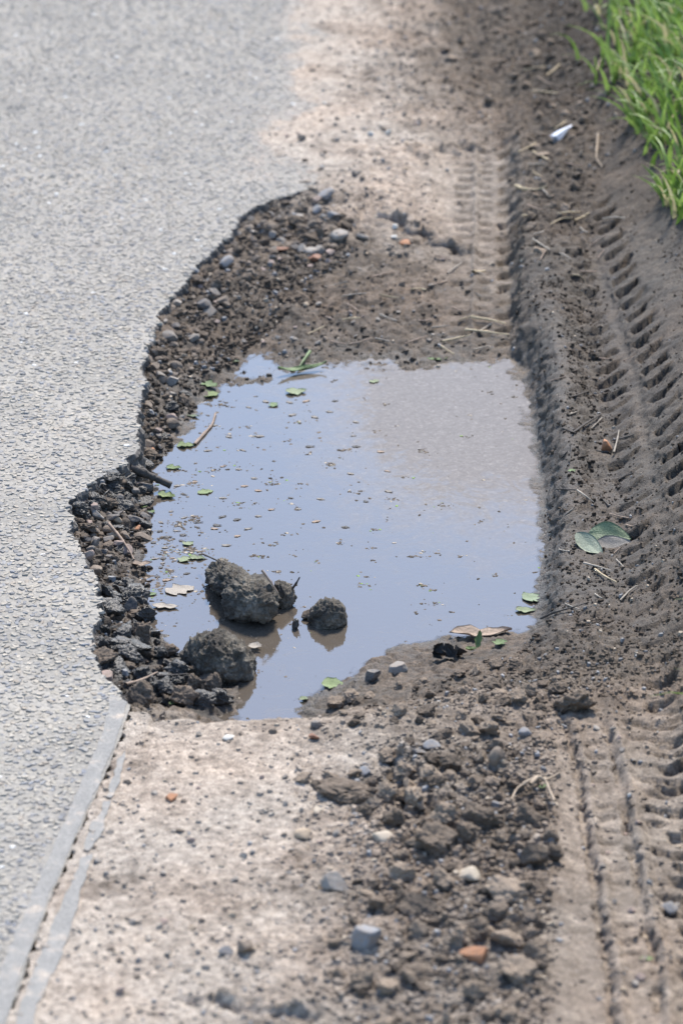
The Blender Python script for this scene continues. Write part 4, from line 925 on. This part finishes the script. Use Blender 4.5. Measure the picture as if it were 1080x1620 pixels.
# leaf pieces with a shape of their own
leaf('leaf', 478, 590, 85, 16, 22, 'leaf_mid', 'long narrow green leaf curled along the far shore', 31, 0, .5, .5, .004, WZ)
leaf('leaf', 745, 1034, 20, 12, 15, 'leaf_bright', 'bright green curled leaf lying on the near shore', 32, 0, .8, .9, .004)
leaf('leaf', 757, 1026, 30, 12, 75, 'leaf_bright', 'bright green leaf standing up beside the curled one on the near shore', 33, 0, .7, .4, .012, None, 0, -.9)
leaf('leaf', 760, 1005, 102, 40, 6, 'leaf_brown', 'long pale brown dead leaf along the near right shore', 34, 4, .35, .25, .002, WZ)
x, y, z = hit(702, 1042); crump = link(bpy.data.objects.new('crumpled_leaf', None)); crump.location = (x, y, z); crump.empty_display_size = .02
tag(crump, 'black crumpled dead leaf standing up on the near shore', 'leaf')
for dx_, dz_, sd_, rt_ in ((-14, 12, 35, (.9, -.5, 1.0)), (12, 10, 36, (-.7, -.5, 2.1)), (-2, 5, 64, (.3, .2, .3)), (20, 6, 65, (.6, .7, 1.6))):
    o = leaf('lobe', 702, 1042, 34, 24, 0, 'leaf_black', None, sd_, 2, .9, 1.1, .0, None, asm=crump); o.rotation_euler = rt_; o.location = (dx_ / pxm(1042), 0, dz_ / pxm(1042))
leaf('leaf_litter', 285, 935, 52, 44, 30, 'leaf_litter', 'pale rotting leaf afloat beside the clay clod', 37, 3, .05, .05, .0012, WZ, cat='leaf litter')
leaf('leaf_litter', 262, 962, 44, 24, -10, 'leaf_litter', 'pale curled leaf scrap afloat below the rotting leaf', 38, 2, .15, .25, .0015, WZ, cat='leaf litter')
leaf('leaf_litter', 404, 1028, 26, 24, 80, 'leaf_litter', 'pale yellowish leaf scrap against the rounded lump', 39, 2, .4, .6, .003, WZ, cat='leaf litter')
leaf('leaf', 240, 922, 30, 20, 40, 'leaf_brown', 'reddish brown leaf scrap on the wet clods at the left shore', 40, 2, .4, .5, .003)
leaf('leaf', 225, 898, 34, 20, 10, 'leaf_brown', 'brown leaf scrap on the mud left of the clay clod', 41, 2, .4, .5, .003)
# the big waxy leaf in the rut: two blades and a muddy turned side
x, y, z = hit(952, 862)
big = link(bpy.data.objects.new('waxy_leaf', None)); big.location = (x, y, z); big.empty_display_size = .02
tag(big, 'large waxy green leaf folded open in the rut by the bank', 'leaf')
k = 1 / pxm(860)
def blade(nm, mat, lp, w, dx, dy, dz, rot, seed, fold, curl, thick=.02):
    o = link(bpy.data.objects.new(nm, leaf_mesh(nm, M[mat], 1, w / lp, seed, fold, curl, 0, thick=thick, rag=.02)), big)
    o.scale = (lp * k,) * 3; o.location = (dx * k, dy * k, dz * k); o.rotation_euler = tuple(math.radians(q) for q in rot); return o
blade('blade', 'leaf_waxy', 70, 42, 12, 8, 14, (38, 4, -8), 51, .12, -.35)
blade('turned_side', 'leaf_muddy', 58, 34, 16, -14, 6, (30, -4, 4), 52, .10, .2)
blade('blade', 'leaf_waxy_pale', 66, 30, -22, -22, 8, (22, 14, -52), 53, .15, .25)

def tube(name, pts, r0, r1, mat, seed=0, ns=6, wob=.15, sub=6):
    P = np.array(pts, float); k = np.linspace(0, 1, len(P)); t = np.linspace(0, 1, (len(P) - 1) * sub + 1)
    Q = np.stack([np.interp(t, k, P[:, i]) for i in range(3)], 1)
    if len(Q) > 8:
        for _ in range(3): Q[1:-1] = (Q[:-2] + Q[1:-1] * 2 + Q[2:]) / 4
    T = np.gradient(Q, axis=0); T /= np.linalg.norm(T, axis=1)[:, None] + 1e-12
    up = np.array([0, 0, 1.]) if abs(T[:, 2]).mean() < .8 else np.array([1., 0, 0]); S = np.cross(T, up); S /= np.linalg.norm(S, axis=1)[:, None]; N = np.cross(S, T)
    rr = np.random.default_rng(seed); r = (r0 + (r1 - r0) * t) * (1 + rr.normal(0, wob, len(t)))
    V_ = np.concatenate([Q + (S * math.cos(a) + N * math.sin(a)) * r[:, None] for a in np.arange(ns) / ns * 2 * np.pi]); n_ = len(t); F = []
    for a in range(ns):
        b = (a + 1) % ns; i = np.arange(n_ - 1); F.append(np.stack([a * n_ + i, a * n_ + i + 1, b * n_ + i + 1, b * n_ + i], 1))
    caps = [[a * n_ for a in range(ns)], [a * n_ + n_ - 1 for a in range(ns)][::-1]]
    F = np.vstack(F); cf = []
    for c in caps: cf += [(c[0], c[i], c[i + 1], c[i + 1]) for i in range(1, ns - 1)]
    base = Q[0].copy(); me = mesh_np(name, V_ - base, F, M[mat], True); return me, base
M['bark_dark'] = mat_plain('bark_dark', (.065, .055, .047), .8, .5, 120, .8, .004)
M['bark_brown'] = mat_plain('bark_brown', (.26, .19, .14), .8, .35, 100, .6, .003)
M['straw'] = mat_plain('straw', (.44, .35, .22), .75, .25, 80, .3, .001, objvar=.25)
M['straw_grey'] = mat_plain('straw_grey', (.30, .26, .21), .8, .25, 80, .3, .001, objvar=.25)
M['root'] = mat_plain('root', (.36, .28, .2), .85, .3, 80, .4, .001)
def twig(name, pts, rpx, mat, label, lift=.003, zmin=None, cat='twig', group=None, r1=None, seed=0, asm=None):
    """pts: picture points, optional third value the height above the ground in metres"""
    W_ = []
    for p in pts:
        x, y, z = hit(p[0], p[1], zmin) if len(p) < 3 else (lambda q: (q[0], q[1], q[2]))((*at(p[0], p[1], p[2]), p[2]))
        W_.append((x, y, z + (lift if len(p) < 3 else 0)))
    k = 1 / pxm(pts[0][1]); me, base = tube(name, W_, rpx * k, (r1 if r1 is not None else rpx * .5) * k, mat, seed)
    o = link(bpy.data.objects.new(name, me), asm); o.location = base if asm is None else Vector(base) - asm.location
    return tag(o, label, cat, group) if asm is None else o
twig('stick', [(206,740,-.018),(226,748,-.026),(246,757,-.036),(271,768,-.046)], 8, 'bark_dark', 'thick black stick poking from the rubble over the water', r1=6, cat='stick')
twig('twig', [(308,706),(322,690),(336,675),(341,657)], 3, 'bark_brown', 'curved brown twig floating at the left of the puddle', .002, WZ, r1=1.8)
twig('twig', [(172,828,-.02),(192,852,-.03),(206,872,-.035),(212,885,-.04)], 3, 'bark_brown', 'thin brown twig leaning down the rubble at the left waterline')
twig('twig', [(320,876,-.03),(338,884,-.022),(356,893,-.018)], 1.6, 'bark_dark', 'thin dark twig sticking out of the far tip of the clay clod')
twig('twig', [(414,902,.014),(428,920,0),(440,938,-.012)], 2.0, 'bark_brown', 'thin upright brown stem leaning on the clay clod')
twig('twig', [(460,934,-.035),(468,924,-.022),(474,913,-.010)], 2.4, 'bark_dark', 'short black twig sticking up from the small lump by the clay clod')
twig('straw_stem', [(815,300),(828,305),(848,306),(864,301)], 3, 'straw', 'curved tan straw stem on the verge beside the far tyre print', .006)
x, y, z = hit(850, 1262); root = link(bpy.data.objects.new('dry_root', None)); root.location = (x, y, z); root.empty_display_size = .02
tag(root, 'dry forked root arching over the foreground heap', 'root')
twig('prong', [(838,1258),(850,1246),(862,1252),(870,1272),(876,1285)], 3.5, 'root', None, .014, r1=2, asm=root)
twig('prong', [(850,1246),(832,1256),(816,1266),(808,1282)], 3, 'root', None, .014, r1=1.5, asm=root)
twig('prong', [(862,1252),(874,1246),(884,1240)], 2.2, 'root', None, .014, r1=1, asm=root)
twig('straw_stem', [(745,506),(770,509),(800,516)], 2.2, 'straw', 'pale straw lying across the foot of the far tyre print', .004)
twig('straw_stem', [(735,527),(765,530),(805,534)], 2.0, 'straw', 'lower pale straw across the foot of the far tyre print', .004)
twig('straw_stem', [(700,545),(725,540),(745,533)], 2.0, 'straw', 'slanting straw left of the far tyre print', .004)
twig('straw_stem', [(748,434),(758,434),(768,433)], 3, 'straw', 'short thick straw in the far tyre print', .004)
twig('twig', [(940,905),(955,916),(975,927)], 2, 'straw', 'white straw below the waxy leaf in the rut', .004)
twig('twig', [(922,895),(945,902),(966,909)], 1.6, 'straw_grey', 'grey straw just below the waxy leaf in the rut', .004)
twig('twig', [(980,955),(995,940),(1008,930)], 1.8, 'straw_grey', 'slanting straw on the bank below the waxy leaf', .004)
twig('twig', [(912,780),(925,790),(938,799)], 1.6, 'straw_grey', 'thin straw in the rut above the waxy leaf', .004)
twig('twig', [(900,735),(903,715),(901,702)], 1.2, 'bark_dark', 'thin dark stalk standing in the rut', .004)
twig('twig', [(970,722),(976,700),(978,690)], 1.8, 'straw_grey', 'thin pale root beside the brick fragment', .006)
twig('twig', [(945,215),(943,240),(942,256),(952,268)], 1.6, 'root', 'thin pale root hanging on the bank under the grass', .004)
twig('twig', [(940,125),(945,110),(950,95)], 1.6, 'root', 'pale root on the bank at the grass edge', .004)
twig('twig', [(905,690),(930,672),(950,660)], 2, 'bark_dark', 'dark twig across the rut', .004)
twig('twig', [(490,560),(480,576),(470,590)], 3, 'leaf_mid', 'short green stalk on the far shore', .004)
twig('twig', [(200,1098),(225,1090),(250,1078)], 3, 'bark_brown', 'brown twig on the wet clods at the near left corner', .012)
twig('twig', [(248,1086),(270,1083),(300,1080)], 2.5, 'bark_dark', 'dark reddish twig across the wet clods', .012)
twig('twig', [(855,985),(875,976),(900,970),(930,960)], 2.2, 'bark_dark', 'dark grass stem lying across the near end of the rut', .006)
for i, (u, v) in enumerate(free_uv([(560,420),(760,400),(810,520),(780,560),(640,560),(480,540),(520,450)], 26, 30, 41)):
    a = R.uniform(-1, 1); l = R.uniform(8, 22)
    sk = R.choice(['straw', 'straw_grey', 'bark_brown'])
    o = twig('straw_stem', [(u - l * math.cos(a), v - l * .45 * math.sin(a)), (u, v), (u + l * math.cos(a), v + l * .45 * math.sin(a))], 1.4, sk, 'short straw scrap trodden into the mud slope behind the puddle', .003, None, 'straw', 'straw scraps on the far slope', 1.0, i)
    auto(o, 'slope', u, v, {'straw': 'yellow straw', 'straw_grey': 'greyish straw', 'bark_brown': 'brown stem', 'bark_dark': 'dark stem'}[sk] + ' scrap', 'on the mud slope near', 'short' if l < 14 else 'longer')
for i, (u, v) in enumerate(free_uv([(880,600),(960,560),(1000,780),(1000,960),(880,990),(870,800)], 22, 30, 42)):
    a = R.uniform(-1.2, 1.2); l = R.uniform(8, 20)
    sk = R.choice(['straw_grey', 'bark_dark', 'bark_brown'])
    o = twig('straw_stem', [(u - l * math.cos(a), v - l * .6 * math.sin(a)), (u, v), (u + l * math.cos(a), v + l * .6 * math.sin(a))], 1.2, sk, 'short stem scrap pressed into the muddy rut', .002, None, 'straw', 'stem scraps in the rut', 1.0, i)
    auto(o, 'rut', u, v, {'straw': 'yellow straw', 'straw_grey': 'greyish straw', 'bark_brown': 'brown stem', 'bark_dark': 'dark stem'}[sk] + ' scrap', 'in the mud near', 'short' if l < 14 else 'longer')
for i, (u, v) in enumerate(free_uv([(830,60),(930,180),(900,300),(1000,360),(900,470),(840,400),(830,250)], 26, 24, 43)):
    a = R.uniform(-1.2, 1.2); l = R.uniform(8, 22)
    sk = R.choice(['straw_grey', 'straw', 'bark_brown'])
    o = twig('straw_stem', [(u - l * math.cos(a), v - l * .6 * math.sin(a)), (u, v), (u + l * math.cos(a), v + l * .6 * math.sin(a))], 1.3, sk, 'short dry stem scrap on the churned verge', .004, None, 'straw', 'stem scraps on the verge', 1.0, i)
    auto(o, 'verge', u, v, {'straw': 'yellow straw', 'straw_grey': 'greyish straw', 'bark_brown': 'brown stem', 'bark_dark': 'dark stem'}[sk] + ' scrap', 'on the verge near', 'short' if l < 14 else 'longer')
# fine roots and dead grass hanging from the dark turf at the rim
for i in range(130):
    u = R.uniform(112, 225); v = 735 + (225 - u) * .55 + R.uniform(-8, 30)
    if v > 830: continue
    a = R.uniform(-2.6, -.5); l = R.uniform(10, 26); x, y, z = hit(u, v); k = 1 / pxm(v)
    h = l * .5 * k; pts = [(x, y, z), (x + math.cos(a) * l * .4 * k, y + R.uniform(-.3, .3) * l * k, z + h * .8), (x + math.cos(a) * l * .9 * k, y + R.uniform(-.6, .6) * l * k, z + h * R.uniform(.5, 1.3))]
    me, base = tube('root_hair', pts, 1.3 * k, .6 * k, R.choice(['bark_dark', 'bark_dark', 'straw_grey']), i, 4)
    o = link(bpy.data.objects.new('dead_stem', me)); o.location = base; tag(o, 'wiry dead stem in the dark turf at the broken rim', 'stem', 'dead stems in the turf at the rim')

# floating specks on the puddle, too many to count
def specks(n, seed):
    r = np.random.default_rng(seed); x = r.uniform(-.36, .32, n * 6); y = r.uniform(4.0, 5.75, n * 6)
    u, v = uv_of(x, y); v = v + 53; ok = inside(x, y, shore_w)
    lm = np.clip(1.2 - (u - 240) / 260, .12, 1) * (.12 + .88 * (fbm(x, y, .05, 4, seed, .65) > .08)); ok &= r.random(len(x)) < lm
    x, y = list(x[ok][:n]), list(y[ok][:n])
    for cu_, cv_, ru, rv, k_ in ([(270,905,22,12,70),(262,875,26,14,60),(300,870,28,10,90),(318,872,26,8,60),(262,850,20,12,50),(285,830,20,10,45),(305,822,18,9,50),(250,925,20,10,50),(350,640,26,8,40),(285,745,26,7,40),(300,765,14,6,25),(340,745,16,6,25),(405,690,16,6,22),(372,735,14,5,18),(430,765,14,6,22),(520,735,12,7,28),(470,668,16,5,18),(545,712,30,4,30),(440,905,12,5,20),(405,880,12,5,20),(620,790,40,5,30),(700,800,36,5,30),(655,880,20,4,16),(575,925,16,5,16),(690,955,30,4,20)]
                                  + [(float(r.uniform(300, 820)), float(r.uniform(600, 980)), float(r.uniform(6, 14)), float(r.uniform(2, 5)), int(r.integers(5, 14))) for _ in range(60)]):
        for _ in range(k_):
            a_ = r.uniform(0, 6.28); q_ = abs(r.normal(0, .6)); px, py = at(cu_ + ru * q_ * math.cos(a_), cv_ + rv * q_ * math.sin(a_), WATER_Z)
            if inside(np.array([px]), np.array([py]), shore_w)[0]: x.append(px); y.append(py)
    x, y = np.array(x), np.array(y); s = .0008 + .0036 * r.random(len(x)) ** 2.2
    c = np.array([.10, .08, .06]) * r.uniform(.5, 1.8, (len(x), 1)); g = r.random(len(x)); c[g < .10] = (.40, .34, .26); c[(g > .10) & (g < .14)] = (.2, .3, .08)
    o = link(bpy.data.objects.new('floating_specks', chips_mesh('floating_specks', x, y, np.full(len(x), WATER_Z), s, c, seed, .12, 5, M['crumb'])))
    tag(o, 'brown plant specks and scum floating on the muddy water', 'debris', kind='stuff')
specks(1500, 601)
for i, (u, v) in enumerate(free_uv([(250,760),(330,760),(420,860),(330,880),(260,960),(240,900)], 40, 11, 45) + free_uv([(300,640),(560,620),(640,760),(560,860),(330,800)], 34, 26, 46)):
    sk = R.choice(['leaf_black', 'leaf_black', 'leaf_brown', 'leaf_muddy', 'leaf_muddy'])
    o = leaf('plant_scrap', u, v, R.uniform(9, 17), R.uniform(4, 8), R.uniform(-40, 40), sk, 'small brown plant scrap afloat on the left half of the puddle', 700 + i, 0, .1, .1, .0006, WZ, cat='plant scrap', group='plant scraps afloat on the puddle')
    auto(o, 'water', u, v, {'leaf_black': 'black', 'leaf_brown': 'pale brown', 'leaf_muddy': 'muddy'}[sk] + ' plant scrap', 'afloat near')

# scrap of plastic on the verge
pv = []; pf = []
for i_ in range(7):
    t_ = i_ / 6; w_ = .17 * (1 - .82 * t_) + .01 * math.sin(7 * t_); b_ = .04 * math.sin(4 * t_)
    pv += [(t_ - .5, -w_, b_), (t_ - .5, -.02, .10 * (1 - t_) + b_ + .02), (t_ - .5, w_ * .9, b_ + .01), (t_ - .5, w_ * .9, b_ - .012), (t_ - .5, -w_, b_ - .02)]
for i_ in range(6):
    for j_ in range(5): a_ = i_ * 5 + j_; c_ = i_ * 5 + (j_ + 1) % 5; pf.append((a_, c_, c_ + 5, a_ + 5))
pf += [(0, 4, 3, 2), (0, 2, 1, 1), (30, 32, 33, 34), (30, 31, 32, 32)]
me = mesh_np('plastic_scrap', pv, np.array([f for f in pf if len(set(f)) == 4]), mat_plain('white_plastic', (.62, .63, .68), .4, .12, 40, 0, 0, .5), False)
x, y, z = hit(890, 214); o = link(bpy.data.objects.new('plastic_scrap', me)); o.location = (x, y, z + .006); o.scale = (.06,) * 3; o.rotation_euler = (.4, -.2, .95)
tag(o, 'white folded plastic scrap on the verge soil', 'litter')

# ------------------------------------------------------------------ grass on the verge
def grass(name, spots, label, seed, lmin, lmax, lean):
    r = np.random.default_rng(seed); V_ = []; F = []; cl = []; ns = 5; b = 0
    for (x, y, z) in spots:
        L = r.uniform(lmin, lmax); w = r.uniform(.0020, .0046); az = r.normal(lean, 1.5) ; bend = r.uniform(.5, 1.9); a0 = r.uniform(.05, .5)
        d = np.array([math.cos(az), math.sin(az)]); sd = np.array([-d[1], d[0]]) if r.random() < .5 else np.array([1., 0]); p = np.array([x, y, z - .004]); th = a0
        g = r.random(); c = np.array([.10, .19, .03]) * (1 - g) + np.array([.27, .39, .10]) * g
        if r.random() < .13: c = np.array([.42, .38, .22])
        for i in range(ns + 1):
            ww = w * (1 - (i / ns) ** 1.8) + .0002
            V_ += [(p[0] - sd[0] * ww, p[1] - sd[1] * ww, p[2]), (p[0], p[1], p[2] - ww * .5), (p[0] + sd[0] * ww, p[1] + sd[1] * ww, p[2])]; cl += [c * (.75 + .35 * i / ns)] * 0 + [c] * 3
            if i < ns:
                q_ = b + i * 3; F += [(q_, q_ + 1, q_ + 4, q_ + 3), (q_ + 1, q_ + 2, q_ + 5, q_ + 4)]
                st = L / ns; p = p + np.array([d[0] * math.sin(th), d[1] * math.sin(th), math.cos(th)]) * st; th += bend / ns
        b += (ns + 1) * 3
    o = link(bpy.data.objects.new(name, mesh_np(name, V_, np.array(F), M['grass'], True, {'col': ('FLOAT_COLOR', np.array(cl))})))
    return tag(o, label, 'grass', kind='stuff')
def mat_grass():
    m, nd, ln, p = new_mat('grass'); a = nd.new('ShaderNodeAttribute'); a.attribute_name = 'col'
    n = noise_node(nd, ln, 60, 2); c = mixrgb(nd, ln, a.outputs['Color'], ramp(nd, ln, n.outputs['Fac'], [(.3, (.8, .8, .8)), (.7, (1.2, 1.2, 1.2))]), 1.0, 'MULTIPLY')
    ln.new(c, p.inputs['Base Color']); p.inputs['Roughness'].default_value = .5
    t = nd.new('ShaderNodeBsdfTranslucent'); ln.new(c, t.inputs['Color']); mx = nd.new('ShaderNodeMixShader'); mx.inputs[0].default_value = .35
    ln.new(p.outputs[0], mx.inputs[1]); ln.new(t.outputs[0], mx.inputs[2]); ln.new(mx.outputs[0], nd['Material Output'].inputs['Surface']); return m
M['grass'] = mat_grass()
r = np.random.default_rng(55); sp_ = []
while len(sp_) < 7000:
    x = r.uniform(.35, 1.05); y = r.uniform(5.6, 8.9); u, v = uv_of(np.array([x]), np.array([y])); z = float(gz(x, y)[0])
    e = np.interp(v[0], [-200, 0, 150, 260, 330, 400, 600], [885, 935, 965, 1010, 1055, 1100, 1160]) + 12 * math.sin(v[0] * .07) + r.normal(0, 22) + 40 * float(fbm(np.array([x]), np.array([y]), .08, 2, 88)[0])
    if u[0] < e or r.random() > min(1, .12 + (u[0] - e) / 110): continue
    sp_.append((x, y, z))
grass('grass', sp_, 'bright green grass growing over the top of the bank', 56, .05, .15, math.pi * 1.15)
sp_ = []
while len(sp_) < 3000:
    x = r.uniform(.42, 1.3); y = r.uniform(3.0, 6.2); u, v = uv_of(np.array([x]), np.array([y]))
    if u[0] < 1160 + 25 * math.sin(y * 9) + r.normal(0, 15): continue
    sp_.append((x, y, float(gz(x, y)[0])))
grass('grass', sp_, 'green grass on the bank right of the tyre print', 58, .05, .13, math.pi * 1.1)
sp_ = []
for (u0, v0, n_) in ((1062,318,26),(1070,300,30),(1040,225,24),(1010,190,30),(985,120,20),(1075,345,14)):
    for _ in range(n_):
        sp_.append(hit(u0 + R.uniform(-14, 14), v0 + R.uniform(-10, 10)))
grass('grass_tufts', sp_, 'green grass tufts hanging down over the bank edge', 57, .04, .10, math.pi * 1.2)

finish_labels()
